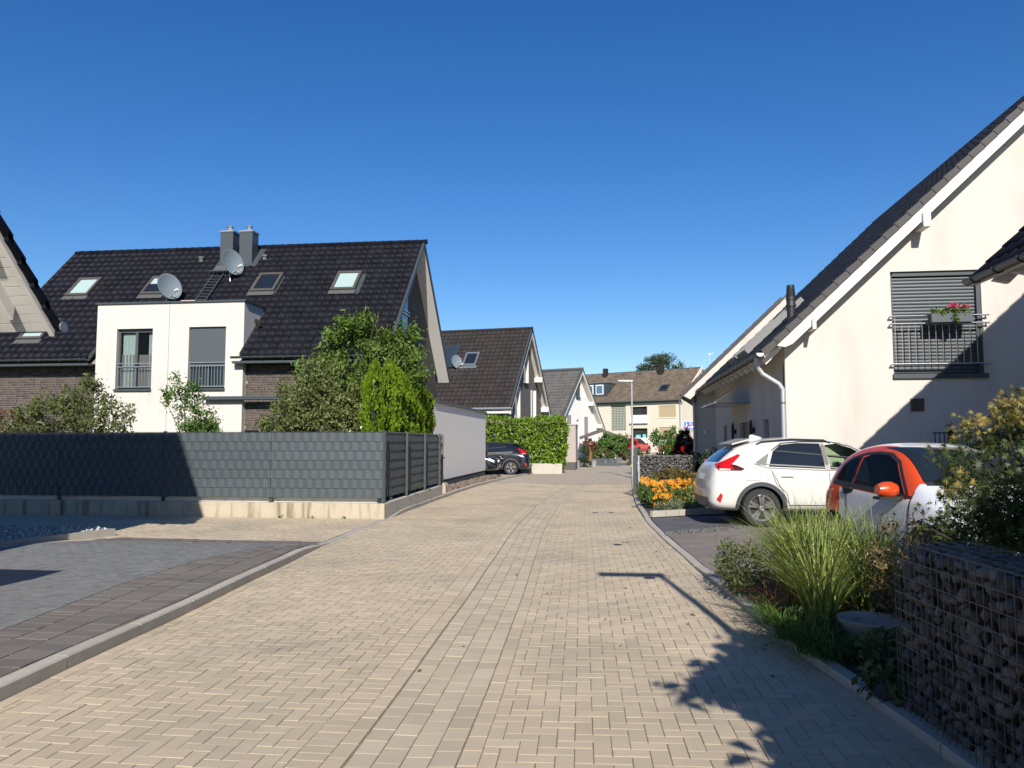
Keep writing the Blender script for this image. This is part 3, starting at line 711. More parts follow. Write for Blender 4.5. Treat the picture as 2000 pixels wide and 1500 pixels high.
# gable window, tall, with rails
MB().box(-7.9, -7.86, 28.35, 29.35, 5.7, 7.9).build('gable_window', M['frame'], LH); MB().box(-7.87, -7.85, 28.43, 29.27, 5.78, 7.82).build('gable_pane', M['glassd'], LH)
mb = MB()
for z in (6.0, 6.6, 6.72): mb.bar((-7.8, 28.3, z), (-7.8, 29.4, z), .03)
mb.build('gable_railing', M['steel'], LH)
MB().box(-7.9, -7.86, 27.0, 27.5, 3.2, 4.4).build('gable_window', M['frame'], LH)
def skin(mb, x0, x1, th=.10, lo=.0):
    for s in (0, 1):
        y0, z0, y1, z1 = (EY, EZ, RY, RZ) if s == 0 else (2 * RY - EY, EZ, RY, RZ)
        mb.prism([(x0, y0, z0 - lo), (x0, y1, z1 - lo), (x0, y1, z1 - lo - th), (x0, y0, z0 - lo - th)], (x1 - x0, 0, 0))
# roof deck split round the bay
BX0, BX1 = -18.22, -12.62; BZ = 6.62; BY = EY + (BZ - EZ) * cs / sn
mb = MB(); mb.prism([(X0, EY, EZ), (X0, RY, RZ), (X0, RY, RZ - .1), (X0, EY, EZ - .1)], (BX0 - X0, 0, 0)); mb.prism([(BX1, EY, EZ), (BX1, RY, RZ), (BX1, RY, RZ - .1), (BX1, EY, EZ - .1)], (X1 - BX1, 0, 0))
mb.prism([(BX0, BY, BZ), (BX0, RY, RZ), (BX0, RY, RZ - .1), (BX0, BY, BZ - .1)], (BX1 - BX0, 0, 0)); mb.prism([(X0, 2 * RY - EY, EZ), (X0, RY, RZ), (X0, RY, RZ - .1), (X0, 2 * RY - EY, EZ - .1)], (X1 - X0, 0, 0))
roofL = mb.build('roof', M['anthracite'], LH)
def sl(y): return (y - EY) / cs
SKY = [(-20.85, 28.08, 'pale'), (-17.65, 28.05, 'half'), (-13.12, 28.06, 'dark'), (-9.92, 28.03, 'pale'), (-21.16, 26.10, 'pale')]
holes = [(x - .5 - X0, x + .5 - X0, sl(y) - .62, sl(y) + .62) for x, y, _ in SKY] + [(BX0 - X0, BX1 - X0, -1, sl(BY) + .1), (-15.75 - X0, -14.2 - X0, sl(29.0), sl(30.0))]
tile_slope(LH, Matrix.Identity(4), (X0, EY, EZ), (1, 0, 0), (0, cs, sn), X1 - X0, SL, .30, .36, M['tile'], 300, holes)
tile_slope(LH, Matrix.Identity(4), (X1, 2 * RY - EY, EZ), (-1, 0, 0), (0, -cs, sn), X1 - X0, SL, .30, .36, M['tile'], 0)
x = X0
mbr = MB(); 
while x < X1 - .1:
    MB().tube([(x, RY, RZ + .02), (x + .37, RY, RZ + .028)], [.095, .105], 8).build('ridge_tile', M['tile'], LH); x += .36
# verge trims and soffits
for xx, a in ((X1, 1), (X0, -1)):
    mb = MB()
    for s in (0, 1):
        y0 = EY if s == 0 else 2 * RY - EY
        mb.prism([(xx, y0, EZ + .05), (xx, RY, RZ + .06), (xx, RY, RZ - .16), (xx, y0, EZ - .16)], (.05 * a, 0, 0))
    mb.build('verge_board', M['anthracite'], LH)
mb = MB()
for a, b in ((X0, -22.3), (-7.9, X1)):
    for s in (0, 1):
        y0 = EY if s == 0 else 2 * RY - EY
        MB().prism([(a, y0, EZ - .105), (a, RY, RZ - .105), (a, RY, RZ - .20), (a, y0, EZ - .20)], (b - a, 0, 0)).build('verge_soffit', M['soffit'], LH)
for a, b in ((X0, BX0 - .05), (BX1 - .28, X1)):
    mb = MB(); mb.box(a, b, EY + .02, 25.5, EZ - .26, EZ - .18); mb.build('eave_soffit', M['anthracite'], LH)
    pr = [(.075 * math.cos(t), .075 * math.sin(t)) for t in np.linspace(math.pi, 2 * math.pi, 8)] + [(.065 * math.cos(t), .065 * math.sin(t)) for t in np.linspace(2 * math.pi, math.pi, 8)]
    MB().prism([(a, EY - .05 + p[0], EZ - .03 + p[1]) for p in pr], (b - a, 0, 0)).build('gutter', M['anthracite'], LH)
    mb = MB()
    x = a + .35
    while x < b: mb.box(x, x + .02, EY - .135, EY - .12, EZ - .12, EZ - .02); x += .78
    mb.build('gutter_bracket', M['anthracite'], LH)
# white bay
bay_ = MB(); WIN = [(-17.42, -16.05, 3.50, 5.66), (-14.68, -13.30, 3.50, 5.68)]
wall_holes(bay_, (-18.2, 25.25, 0), (1, 0, 0), 5.56, 0, 6.55, [(a + 18.2, b + 18.2, c, d) for a, b, c, d in WIN], .22, (0, 1, 0))
bay_.quad((-12.64, 25.25, 0), (-12.64, 25.5, 0), (-12.64, 25.5, 4.6), (-12.64, 25.25, 4.6)); bay_.quad((-18.2, 25.25, 0), (-18.2, 25.5, 0), (-18.2, 25.5, 4.6), (-18.2, 25.25, 4.6))
for xx in (-12.64, -18.2): bay_.add([(xx, 25.25, 4.6), (xx, 27.0, 6.55), (xx, 25.25, 6.55), (xx, 25.0, 4.4), (xx, 25.25, 4.4)], [(0, 1, 2), (0, 3, 4)])
bay_.quad((-18.2, 25.25, 6.55), (-12.64, 25.25, 6.55), (-12.64, 27.1, 6.55), (-18.2, 27.1, 6.55))
bay = bay_.build('white_bay', M['stucco2'], LH)
MB().box(-18.27, -12.57, 25.19, 27.05, 6.55, 6.61).build('bay_roof_edge', M['anthracite'], LH)
MB().box(-15.44, -15.425, 25.243, 25.26, 1.0, 6.5).build('joint', M['zinc'], LH)
# cheek flashing: triangular strips along the bay
for xx in (-12.62, -18.24):
    MB().prism([(xx, EY, EZ + .10), (xx, BY + .1, BZ + .12), (xx, BY + .1, BZ - .02), (xx, EY, EZ - .05)], (.03, 0, 0)).build('cheek_flashing', M['anthracite'], LH)
MB().bar((-12.6, 26.05, 6.02), (-12.35, 25.9, 5.75), .09).build('overflow_pipe', M['plastic'], LH)
for i, (a, b, c, d) in enumerate(WIN):
    w = MB(); w.box(a, a + .07, 25.38, 25.46, c, d); w.box(b - .07, b, 25.38, 25.46, c, d); w.box(a + .07, b - .07, 25.38, 25.46, d - .12, d); w.box(a + .07, b - .07, 25.38, 25.46, c, c + .09); w.box((a + b) / 2 - .05, (a + b) / 2 + .05, 25.385, 25.455, c + .09, d - .12)
    wf = w.build('window', M['frame'], LH, label='french window with open curtains' if i == 0 else 'french window with lowered roller blind')
    MB().box(a + .07, b - .07, 25.43, 25.44, c + .09, d - .12).build('pane', M['glassd'] if i else pane_material('bay_pane', (.9, .93, .93), .18), wf)
    if i == 0:
        for x0, x1 in ((a + .1, a + .72), (b - .28, b - .05)):
            V = []; n = 16
            for k in range(n + 1):
                xx = x0 + (x1 - x0) * k / n; yy = 25.50 + .02 * math.sin(k * 1.9); V += [(xx, yy, c + .1), (xx, yy, d - .1)]
            MB().add(V, [(2 * k, 2 * k + 2, 2 * k + 3, 2 * k + 1) for k in range(n)]).build('curtain', M['curtain'], wf)
        MB().box(a - .1, b + .1, 26.2, 26.25, c - .2, d + .2).build('dark_room', M['darkroom'], wf)
    else:
        MB().box(a + .03, b - .03, 25.34, 25.36, c + .80, d).build('roller_blind', M['shutter'], wf)
        MB().box(b - .5, b - .1, 25.445, 25.45, c + .1, c + .75).build('curtain', M['curtain'], wf)
    MB().box(a - .02, b + .02, 25.17, 25.46, c - .07, c).build('window_sill', M['anthracite'], wf)
    r = MB()
    for z in (c + .92, c + .80, c + .08): r.bar((a + .02, 25.30, z), (b - .02, 25.30, z), .03)
    for k in range(12): xx = a + .06 + (b - a - .12) * k / 11; r.bar((xx, 25.30, c + .08), (xx, 25.30, c + .80), .016)
    r.build('balcony_railing', M['zinc'], wf)
# skylights
for x, y, kind in SKY:
    fr = Matrix.Translation((x, y, EZ + (y - EY) * sn / cs)) @ Matrix.Rotation(math.atan2(sn, cs), 4, 'X')
    f = MB(fr)
    for a in ((-.48, -.38, -.62, .62), (.38, .48, -.62, .62), (-.38, .38, -.62, -.50), (-.38, .38, .50, .62)): f.box(a[0], a[1], a[2], a[3], .03, .13)
    sk = f.build('skylight', M['framewood'], LH)
    MB(fr).box(-.38, .38, -.5, .5, .07, .085).build('pane', M['glassd'], sk)
    if kind == 'pale': MB(fr).box(-.37, .37, -.49, .49, .087, .095).build('sun_blind', M['blind'], sk)
    if kind == 'half': MB(fr).box(-.37, .37, .10, .49, .087, .095).build('sun_blind', M['blind'], sk)
    fl = MB(fr)
    fl.box(-.52, .52, -.86, -.63, .055, .075); fl.build('flashing_apron', M['zincdark'], sk)
# chimneys
for x0, x1, y0, y1, zt in ((-15.60, -15.06, 28.95, 29.5, 10.15), (-14.86, -14.32, 29.12, 29.67, 10.18)):
    zb = EZ + (y0 - EY) * sn / cs - .3
    ch = MB().box(x0, x1, y0, y1, zb, zt).build('chimney', M['anthracite'], roofL, label='dark metal clad chimney')
    cap = MB(); cap.box(x0 - .025, x1 + .025, y0 - .025, y1 + .025, zt, zt + .06); cap.lathe(((x0 + x1) / 2, (y0 + y1) / 2, zt), [(.24, .06), (.10, .13), (.10, .24), (.14, .26), (.14, .29), (.001, .30)], 10); cap.build('chimney_cap', M['zinc'], roofL)
MB(Matrix.Translation((-15.3, 28.9, EZ + (28.9 - EY) * sn / cs)) @ Matrix.Rotation(math.atan2(sn, cs), 4, 'X')).box(-.45, .45, -.2, .12, .05, .075).build('chimney_apron', M['zincdark'], roofL)
st = MB(); st.box(-15.75, -14.95, 28.42, 28.72, 8.42, 8.45)
for k in range(9): st.box(-15.75 + k * .1, -15.73 + k * .1, 28.42, 28.72, 8.36, 8.42)
st.build('chimney_step', M['anthracite'], roofL)
ld = MB(Matrix.Translation((-15.34, EY, EZ)) @ Matrix.Rotation(math.atan2(sn, cs), 4, 'X'))
for x in (-.21, .21): ld.box(x - .02, x + .02, sl(26.9), sl(28.5), .10, .15)
for k in range(11): s = sl(26.95) + k * .20; ld.box(-.19, .19, s, s + .035, .11, .14)
ld.build('roof_ladder', M['anthracite'], roofL)
for x, y in ((-16.6, 29.3), (-13.85, 29.3)):
    z = EZ + (y - EY) * sn / cs; MB().lathe((x, y, z), [(.09, 0), (.09, .14), (.12, .15), (.12, .22), (.001, .26)], 10).build('roof_vent', M['zincdark'], roofL)
aw = MB(); aw.box(-13.95, -9.3, 25.0, 25.24, 3.08, 3.21); aw.build('awning_box', M['anthracite'], LH, bevel=.02)
def dish(label, c, face, r=.42, mast=.5, rz=0):
    t = thing('satellite_dish', label, 'satellite dish', frame(c)); f = Vector(face).normalized(); q = f.to_track_quat('Z', 'Y').to_matrix().to_4x4(); cc = Vector(c) + Vector((0, 0, mast)); fr = Matrix.Translation(cc) @ q
    n = 28; prof = [(.001, .0), (.3, .018), (.6, .06), (.85, .12), (1, .165), (1.02, .165), (1.0, .14), (.6, .03), (.001, -.02)]
    MB(fr).lathe((0, 0, 0), [(a * r, b * r * 1.3) for a, b in prof], n).build('reflector', M['dish'], t, smooth=True)
    MB().tube([Vector(c) - Vector((0, 0, .35)), cc - f * .12], .028, 8).build('mast', M['galv'], t)
    foc = cc + f * .52 + Vector((.0, 0, -.28)); MB().bar(cc - Vector((0, 0, r * .9)) + f * .03, foc, .035).build('arm', M['galv'], t)
    MB().tube([foc - f * .08, foc + f * .09], .04, 8).build('feed_horn', M['whiteframe'], t)
    pts = [foc + Vector((.02, .04, -.02)), foc + Vector((0, .1, -.16)), foc + Vector((-.12, .15, -.22)), foc + Vector((-.22, .2, -.12))]
    MB().tube(pts, .012, 6).build('cable', M['cable'], t)
    return t
dish('grey satellite dish standing on the flat roof of the white bay', (-16.45, 26.75, 6.6), (.88, -.42, .22), .50, .86)
dish('grey satellite dish in front of the two dark chimneys', (-14.72, 28.2, 8.1), (.90, -.36, .2), .52, .58)
MB().box(-15.95, -15.4, 26.8, 27.0, 6.62, 6.95).build('louvre_box', M['cable'], None, label='small cream vent box beside the dish on the white bay', cat='vent box')

# ================================================================== near house on the far left (only its roof corner shows)
NL = Matrix.Translation((-7.56, 9.63, 0)) @ Matrix.Rotation(R(0), 4, 'Z')
nl = thing('corner_house', 'white house at left edge showing boarded soffit and black verge tiles', 'house', NL)
ez, pit, half = 3.28, math.tan(R(47)), 6.6; rz_ = ez + half * pit
mb = MB(NL); ov = .8
mb.add([(-ov, -.5, 0), (-ov, -2 * half + .5, 0), (-ov, -2 * half + .5, ez + .3), (-ov, -half, rz_ - .4), (-ov, -.5, ez + .3)], [(0, 1, 2, 3, 4)])
mb.box(-9, -ov - .01, -.52, -.5, 0, ez + .2); mb.box(-9, -ov - .01, -2 * half + .5, -2 * half + .52, 0, ez + .2); mb.build('wall', M['stucco'], nl)
mb = MB(NL)
for y0, xo in ((0, -.02), (-2 * half, -ov)): mb.prism([(xo, y0, ez), (xo, -half, rz_), (xo, -half, rz_ - .10), (xo, y0, ez - .10)], (-9, 0, 0))
mb.build('roof', M['plastic'], nl)
S_ = math.hypot(half, half * pit); c_, s_n = half / S_, half * pit / S_
k = int(S_ / .1)
mb = MB(NL); d = .145
for i in range(int(S_ / d)):                       # boards under the verge overhang
    a, b = i * d + .006, i * d + d - .006
    MB(NL).prism([(-.10, -a * c_, ez - .12 + a * s_n), (-.10, -b * c_, ez - .12 + b * s_n), (-.10, -b * c_ - .012, ez - .14 + b * s_n), (-.10, -a * c_ - .012, ez - .14 + a * s_n)], (-.72, 0, 0)).build('soffit_board', M['whitepaint'], nl)
MB(NL).prism([(-.03, .02, ez - .10), (-.03, -half, rz_ - .10), (-.03, -half, rz_ - .24), (-.03, .02, ez - .20)], (-.07, 0, 0)).build('verge_board', M['whitepaint'], nl)
MB(NL).prism([(-.38, -.30, ez + .18), (-.38, -half, rz_ - .2), (-.38, -half, rz_ - .46), (-.38, -.32, ez - .02)], (-.12, 0, 0)).build('rafter', M['whitepaint'], nl)
MB(NL).prism([(-.02, -1.9, ez + 1.5), (-.02, -2.15, ez + 1.5), (-.02, -2.15, ez + 1.85), (-.02, -1.9, ez + 1.85)], (-.8, 0, 0)).build('purlin_end', M['whitepaint'], nl)
for i in range(int(S_ / .34)):
    a, b = i * .34 - .04, i * .34 + .36
    MB(NL).prism([(.03, -a * c_ + .04, ez + a * s_n + .02), (.03, -b * c_ + .0, ez + b * s_n + .0), (.03, -b * c_, ez + b * s_n - .12), (.03, -a * c_ + .04, ez + a * s_n - .10)], (-.06, 0, 0)).build('verge_tile', M['tile'], nl)
tile_slope(nl, NL, (0, 0, ez), (-1, 0, 0), (0, -c_, s_n), 8.7, S_, .30, .34, M['tile'], 0, seed=7)
MB(NL).tube([(.05, .10, ez - .06), (-8.9, .10, ez - .06)], .075, 10).build('gutter', M['zinc'], nl)
cn = thing('shadow_canopy', 'unseen flat canopy on posts, added to cast a shadow on the driveway', 'canopy', frame((-6.5, 3.6, 0)))  # canopy out of view, added for the pointed shadow on the driveway
MB().box(-9.2, -5.86, 2.2, 4.55, 2.55, 2.72).build('slab', M['zincdark'], cn); MB().box(-5.97, -5.85, 4.3, 4.45, 2.45, 2.56).build('gutter_end', M['zinc'], cn)
for y in (2.3, 4.3): MB().box(-6.2, -6.1, y, y + .1, 0, 2.55).build('post', M['anthracite'], cn)

# ================================================================== houses down the street (local frames: x along ridge, -y = street front slope)
def street_house(fr, label, name, half, ez, rz, length, tm, gable_m, fascia=True, style='pan', tw=.3, tl=.34, inset=.45, seed=1, base=0.0, wallm=None):
    t = thing(name, label, 'house', fr); k = (rz - ez) / half
    S = math.hypot(half, rz - ez); c, s = half / S, (rz - ez) / S; yw = half - .45; zw = ez + .45 * k - .12
    gb = MB(fr); gb.add([(-inset, -yw, base), (-inset, yw, base), (-inset, yw, zw), (-inset, 0, rz - .15), (-inset, -yw, zw)], [(0, 1, 2, 3, 4)])
    gb.build('gable_wall', gable_m, t)
    w = MB(fr); w.quad((-length, -yw, base), (-inset, -yw, base), (-inset, -yw, zw), (-length, -yw, zw)); w.quad((-length, yw, base), (-inset, yw, base), (-inset, yw, zw), (-length, yw, zw)); w.build('front_wall', wallm or gable_m, t)
    r = MB(fr)
    for sg in (-1, 1): r.prism([(0, sg * half, ez), (0, 0, rz), (0, 0, rz - .12), (0, sg * half, ez - .12)], (-length, 0, 0))
    roof = r.build('roof', M['anthracite'], t)
    tile_slope(t, fr, (-length, -half, ez), (1, 0, 0), (0, c, s), length, S, tw, tl, tm, 0, style=style, seed=seed)
    tile_slope(t, fr, (0, half, ez), (-1, 0, 0), (0, -c, s), length, S, tw, tl, tm, 0, style=style, seed=seed + 1)
    MB(fr).tube([(-length, 0, rz + .02), (.03, 0, rz + .02)], .10, 8).build('ridge', tm, t)
    for sg in (-1, 1):
        MB(fr).prism([(.0, sg * half, ez - .12), (.0, 0, rz - .10), (.0, 0, rz - .42), (.0, sg * (half - .02), ez - .36)], (-.06, 0, 0)).build('verge_board', M['whitepaint'], t)
        MB(fr).prism([(-.06, sg * half, ez - .125), (-.06, 0, rz - .125), (-.06, 0, rz - .17), (-.06, sg * half, ez - .17)], (-inset + .06, 0, 0)).build('verge_soffit', M['soffit'], t)
        MB(fr).prism([(.03, sg * half, ez + .07), (.03, 0, rz + .07), (.03, 0, rz - .12), (.03, sg * half, ez - .12)], (-.03, 0, 0)).build('verge_trim', tm, t)
    MB(fr).tube([(.05, -half - .06, ez - .04), (-length, -half - .06, ez - .04)], .07, 8).build('gutter', M['zinc'], t)
    MB(fr).box(-length, -.05, -half + .03, -yw, ez - .3, ez - .14).build('eave_box', M['whitepaint'], t)
    return t, roof, k
def gable_win(t, fr, x, y0, y1, z0, z1, shut=0, m='shuttergrey', depth=.1):
    f = MB(fr); a = .06
    for b in ((y0, y0 + a, z0, z1), (y1 - a, y1, z0, z1), (y0 + a, y1 - a, z0, z0 + a), (y0 + a, y1 - a, z1 - a, z1)): f.box(x, x + .03, b[0], b[1], b[2], b[3])
    w = f.build('window', M['whiteframe'] if m != 'frame' else M['frame'], t); MB(fr).box(x + .004, x + .012, y0 + a, y1 - a, z0 + a, z1 - a).build('pane', M['glassd'], w)
    if shut: MB(fr).box(x + .014, x + .025, y0 + a * .5, y1 - a * .5, z0 + (z1 - z0) * (1 - shut), z1).build('shutter', M[m], w)
    MB(fr).box(x, x + .12, y0 - .05, y1 + .05, z0 - .06, z0).build('sill', M['anthracite'], w)
    return w
FM = frame((-4.56, 46, 0), R(-9))
mh, mroof, mk = street_house(FM, 'dark brick house with steep brown-black roof and solar panels', 'brick_house', 4.7, 3.5, 8.5, 11.5, M['tile2'], mat('clinker_gable_2', (.085, .075, .068), .85, na=.2, ns=2, brick=dict(u=1, v=2, w=.25, h=.083, m=.009, c2=(.06, .052, .047), mc=(.27, .25, .22))), seed=11, wallm=M['mortar'])
for y0, y1, z0, z1 in ((-.45, .15, 5.2, 6.9), (-2.4, -1.75, 3.0, 4.85), (1.3, 1.95, 3.0, 4.85)):
    gable_win(mh, FM, -.45, y0, y1, z0, z1, 0)
    MB(FM).box(-.46, -.30, y1, y1 + .14, z0, z1).build('window_reveal', M['whitepaint'], mh)
for y in (2.2, 3.9): MB(FM).box(-.45, .04, y, y + .25, 8.5 - y * mk - .75, 8.5 - y * mk - .45).build('purlin_end', M['whitepaint'], mh)
MB(FM).tube([(-.25, -4.6, 3.4), (-.3, -4.2, 3.1), (-.3, -4.2, 0)], .05, 8).build('downpipe', M['zinc'], mh)
def roof_obj(fr, half, ez, k, x, y, z=0): return fr @ Matrix.Translation((x, y, ez + (y + half) * k)) @ Matrix.Rotation(math.atan(k), 4, 'X')
for x0 in (-5.95, -4.75):
    fr = roof_obj(FM, 4.7, 3.5, mk, x0, -1.75); pn = MB(fr).box(-.56, .56, -.95, .95, .10, .17).build('solar_panel', M['anthracite'], mroof)
    q = MB(fr)
    for i in range(14): q.tube([(-.5 + i * .077, -.88, .19), (-.5 + i * .077, .88, .19)], .025, 6)
    q.build('collector_tube', mat('collector_glass', (.02, .035, .07), .15), mroof)
for x, y in ((-3.25, -1.9), (-7.0, -3.9)):
    fr = roof_obj(FM, 4.7, 3.5, mk, x, y); f = MB(fr)
    for a in ((-.42, -.32, -.58, .58), (.32, .42, -.58, .58), (-.32, .32, -.58, -.46), (-.32, .32, .46, .58)): f.box(a[0], a[1], a[2], a[3], .05, .14)
    s_ = f.build('skylight', M['zinc'], mroof); MB(fr).box(-.32, .32, -.46, .46, .08, .1).build('pane', M['glassd'], s_)
    MB(fr).box(-.5, .5, -.8, -.59, .06, .08).build('flashing_apron', M['zinc'], s_)
p = FM @ Vector((-4.05, -2.35, 5.9)); dish('small pale dish on the brown-black roof below the solar panels', (p.x, p.y, p.z), (.75, -.6, .2), .40, .45)

FW = frame((-2.0, 60, 0), R(-22))
wh, wroof, wk = street_house(FW, 'white gabled house with grey tile roof behind the shrubs', 'white_gable_house', 4.4, 2.75, 7.35, 9, M['tile3'], M['white'], style='flat', tw=.33, tl=.34, seed=21, base=0)
gable_win(wh, FW, -.45, -.35, .35, 5.1, 6.7, 0, 'frame'); gable_win(wh, FW, -.45, -2.1, -1.25, 1.7, 3.75, .6); gable_win(wh, FW, -.45, 1.1, 1.95, 1.6, 3.7, .75)
MB(FW).box(-.46, -.40, -.25, .0, 3.3, 3.38).build('wall_vent', M['anthracite'], wh)
for y in (1.9, 3.6): MB(FW).box(-.45, .05, y, y + .3, 7.35 - y * wk - .8, 7.35 - y * wk - .5).build('purlin_end', M['whitepaint'], wh)

# ---- apartment block closing the street
FA = frame((8.1, 88, 0), R(-32))
ap = thing('apartment_block', 'pale yellow apartment block with brown roof closing the street', 'building', FA)
gz0 = .5; w = MB(FA)
wall_holes(w, (-24, 0, 0), (1, 0, 0), 24, gz0 - .8, 6.75, [(24 - 9.3, 24 - 7.25, 3.0, 6.15), (24 - 6.62, 24 - 4.38, 3.85, 5.78), (24 - 6.62, 24 - 4.38, 1.2, 3.25), (24 - 2.9, 24 - .75, 4.45, 5.8), (24 - 2.9, 24 - .75, 1.9, 3.35), (24 - 12.6, 24 - 11.2, 4.3, 5.7)], .25, (0, 1, 0))
w.add([(0, 0, gz0 - .8), (0, 10, gz0 - .8), (0, 10, 6.75), (0, 5, 10.4), (0, 0, 6.75)], [(0, 1, 2, 3, 4)]); w.build('wall', M['yellowish'], ap)
r = MB(FA)
for a, b in ((-.35, 5), (10.35, 5)):
    z0 = 6.75 - .35 * .75
    r.prism([(.15, a, z0), (.15, b, 10.5), (.15, b, 10.38), (.15, a, z0 - .12)], (-24.5, 0, 0))
aroof = r.build('roof', M['anthracite'], ap); S = math.hypot(5.35, 4.01); c_, s_ = 5.35 / S, 4.01 / S
tile_slope(ap, FA, (-24, -.35, 6.49), (1, 0, 0), (0, c_, s_), 24.1, S, .34, .36, M['tile4'], 0, style='flat', seed=31)
MB(FA).prism([(.16, -.35, 6.55), (.16, 5, 10.58), (.16, 5, 10.15), (.16, -.35, 6.1)], (.1, 0, 0)).build('verge_board', M['yellowish'], ap)
MB(FA).box(-24, .1, -.5, -.35, 6.35, 6.52).build('gutter', M['zincdark'], ap); MB(FA).box(-24, 0, -.33, 0.02, 6.2, 6.36).build('eave_box', M['anthracite'], ap)
MB(FA).tube([(-.12, -.45, 6.4), (-.12, -.1, 6.0), (-.12, -.1, .3)], .06, 8).build('downpipe', M['galv'], ap)
# stair glazing of glass blocks
gb = MB(FA); gb.box(-9.3, -7.25, .16, .2, 3.0, 6.15); stair = gb.build('stair_glazing', M['glassd'], ap); gr = MB(FA)
for i in range(11): gr.box(-9.3 + i * .205 - .03, -9.3 + i * .205 + .03, .12, .16, 3.0, 6.15)
for i in range(17): gr.box(-9.3, -7.25, .118, .158, 3.0 + i * .197 - .025, 3.0 + i * .197 + .025)
gr.build('glass_block_grid', mat('pale_grid', (.42, .44, .36), .7), stair)
for z0, z1 in ((3.85, 5.78), (1.2, 3.25)):
    b = MB(FA).box(-6.72, -4.28, .26, .3, z0 - .1, z1 + .1).build('recess_shade_panel', M['darkroom'], ap)  # flat dark panel, shade of the deep balcony is put into its colour
    MB(FA).box(-6.68, -4.32, -.12, .02, z0, z0 + .95).build('balcony_parapet', M['white'], ap); MB(FA).box(-6.7, -4.3, -.14, .03, z0 - .12, z0 - .01).build('balcony_slab', M['zinc'], ap)
    MB(FA).box(-6.1, -5.2, .23, .258, z0 + .3, z1 - .2).build('balcony_door', M['glassd'], b)
mb = MB(FA); mb.box(-5.9, -5.3, -.02, .1, 2.15, 2.5); mb.box(-5.0, -4.6, -.02, .1, 2.15, 2.55); mb.build('hanging_laundry', mat('teal_cloth', (.2, .5, .5), .8), ap)
for z0, z1 in ((4.45, 5.8), (1.9, 3.35)):
    sh = MB(FA).box(-2.9, -.75, .06, .12, z0, z1).build('shutter', M['shutterbeige'], ap); MB(FA).box(-3.0, -.65, -.06, .06, z0 - .08, z0).build('sill', M['whiteframe'], ap)
MB(FA).box(-12.6, -11.2, .1, .15, 4.3, 5.7).build('window', M['framewood'], ap)
d = MB(FA); d.box(-15.2, -10.2, .55, 3.2, 7.2, 8.85); dm = d.build('dormer', M['anthracite'], ap); MB(FA).box(-15.3, -10.1, .45, 3.4, 8.85, 8.95).build('dormer_roof', M['zinc'], dm)
for x in (-13.2, -11.75):
    ww = MB(FA).box(x, x + 1.1, .5, .56, 7.45, 8.65).build('window', M['whiteframe'], dm); MB(FA).box(x + .12, x + .98, .48, .52, 7.57, 8.53).build('pane', mat('sky_glass', (.08, .16, .24), .05), ww)
def aroof_fr(x, y): return FA @ Matrix.Translation((x, y, 6.75 + y * .75)) @ Matrix.Rotation(math.atan(.75), 4, 'X')
f = MB(aroof_fr(-2.9, 1.5)).box(-.55, .55, -.6, .6, .03, .16).build('skylight', M['anthracite'], aroof); MB(aroof_fr(-2.9, 1.5)).box(-.45, .45, -.5, .5, .155, .18).build('pane', M['glassd'], f)
for x, y, wd, zt in ((-12.7, 4.3, .5, 11.0), (-4.74, 4.2, .55, 11.05)): MB(FA).box(x - wd / 2, x + wd / 2, y - wd / 2, y + wd / 2, 9.5, zt).build('chimney', M['tile2'], aroof)
for x in (-10.1, -8.0, -7.6): MB(FA).lathe((x, 4.2, 9.85), [(.12, 0), (.12, .3), (.18, .32), (.001, .4)], 8).build('roof_vent', M['framewood'], aroof)
FB = frame((12.2, 93, 0), R(-32)); b2 = thing('second_block', 'rear wing of flats showing grey roof beside the lamp', 'building', FB)
MB(FB).add([(0, 0, -.3), (9, 0, -.3), (9, 0, 5.9), (0, 0, 5.9), (0, 8, -.3), (0, 8, 5.9), (0, 4, 9.6)], [(0, 1, 2, 3), (0, 4, 5, 6, 3)]).build('wall', M['yellowish'], b2)
MB(FB).prism([(-.2, -.4, 5.6), (-.2, 4, 9.75), (-.2, 4, 9.6), (-.2, -.4, 5.45)], (9.5, 0, 0)).build('roof', M['tile4'], b2)
tile_slope(b2, FB, (-.2, -.4, 5.62), (1, 0, 0), (0, 4.4 / 6.05, 4.15 / 6.05), 9.4, 6.05, .34, .36, M['tile4'], 0, style='flat', seed=33)
gr = MB(FB)
for i in range(6): gr.box(.5 + i * .25, .56 + i * .25, -.05, 0, 1.5, 5.2)
for i in range(18): gr.box(.5, 1.85, -.06, -.01, 1.5 + i * .21, 1.55 + i * .21)
gr.build('glass_block_grid', mat('pale_grid', (.42, .44, .36), .7), b2)

# ================================================================== right house
RH = thing('cream_gable_house', 'cream house on the right with lit gable and shaded entrance side', 'house', frame((3.93, 17.8, 0)))
GX, GY = 3.93, 17.8; RE, RZ0, RK = 3.40, 3.60, .95; RR = 10.3; yv, ye = 17.35, 29.65
def rdeck(x): return RZ0 + RK * (x - RE)
gw = MB(); wx0, wx1, wz0, wz1 = 6.24, 8.12, 3.12, 5.41
xs = [GX, wx0, wx1, 16.7]
def top(x): return rdeck(x) - .12 if x <= RR else rdeck(2 * RR - x) - .12
gw.add([(GX, GY, 0), (wx0, GY, 0), (wx0, GY, top(wx0)), (GX, GY, top(GX))], [(0, 1, 2, 3)])
gw.add([(wx0, GY, 0), (wx1, GY, 0), (wx1, GY, wz0), (wx0, GY, wz0)], [(0, 1, 2, 3)]); gw.add([(wx0, GY, wz1), (wx1, GY, wz1), (wx1, GY, top(wx1)), (wx0, GY, top(wx0))], [(0, 1, 2, 3)])
gw.add([(wx1, GY, 0), (16.7, GY, 0), (16.7, GY, top(16.7)), (RR, GY, top(RR)), (wx1, GY, top(wx1))], [(0, 1, 2, 3, 4)])
q = [(wx0, wz0), (wx1, wz0), (wx1, wz1), (wx0, wz1)]
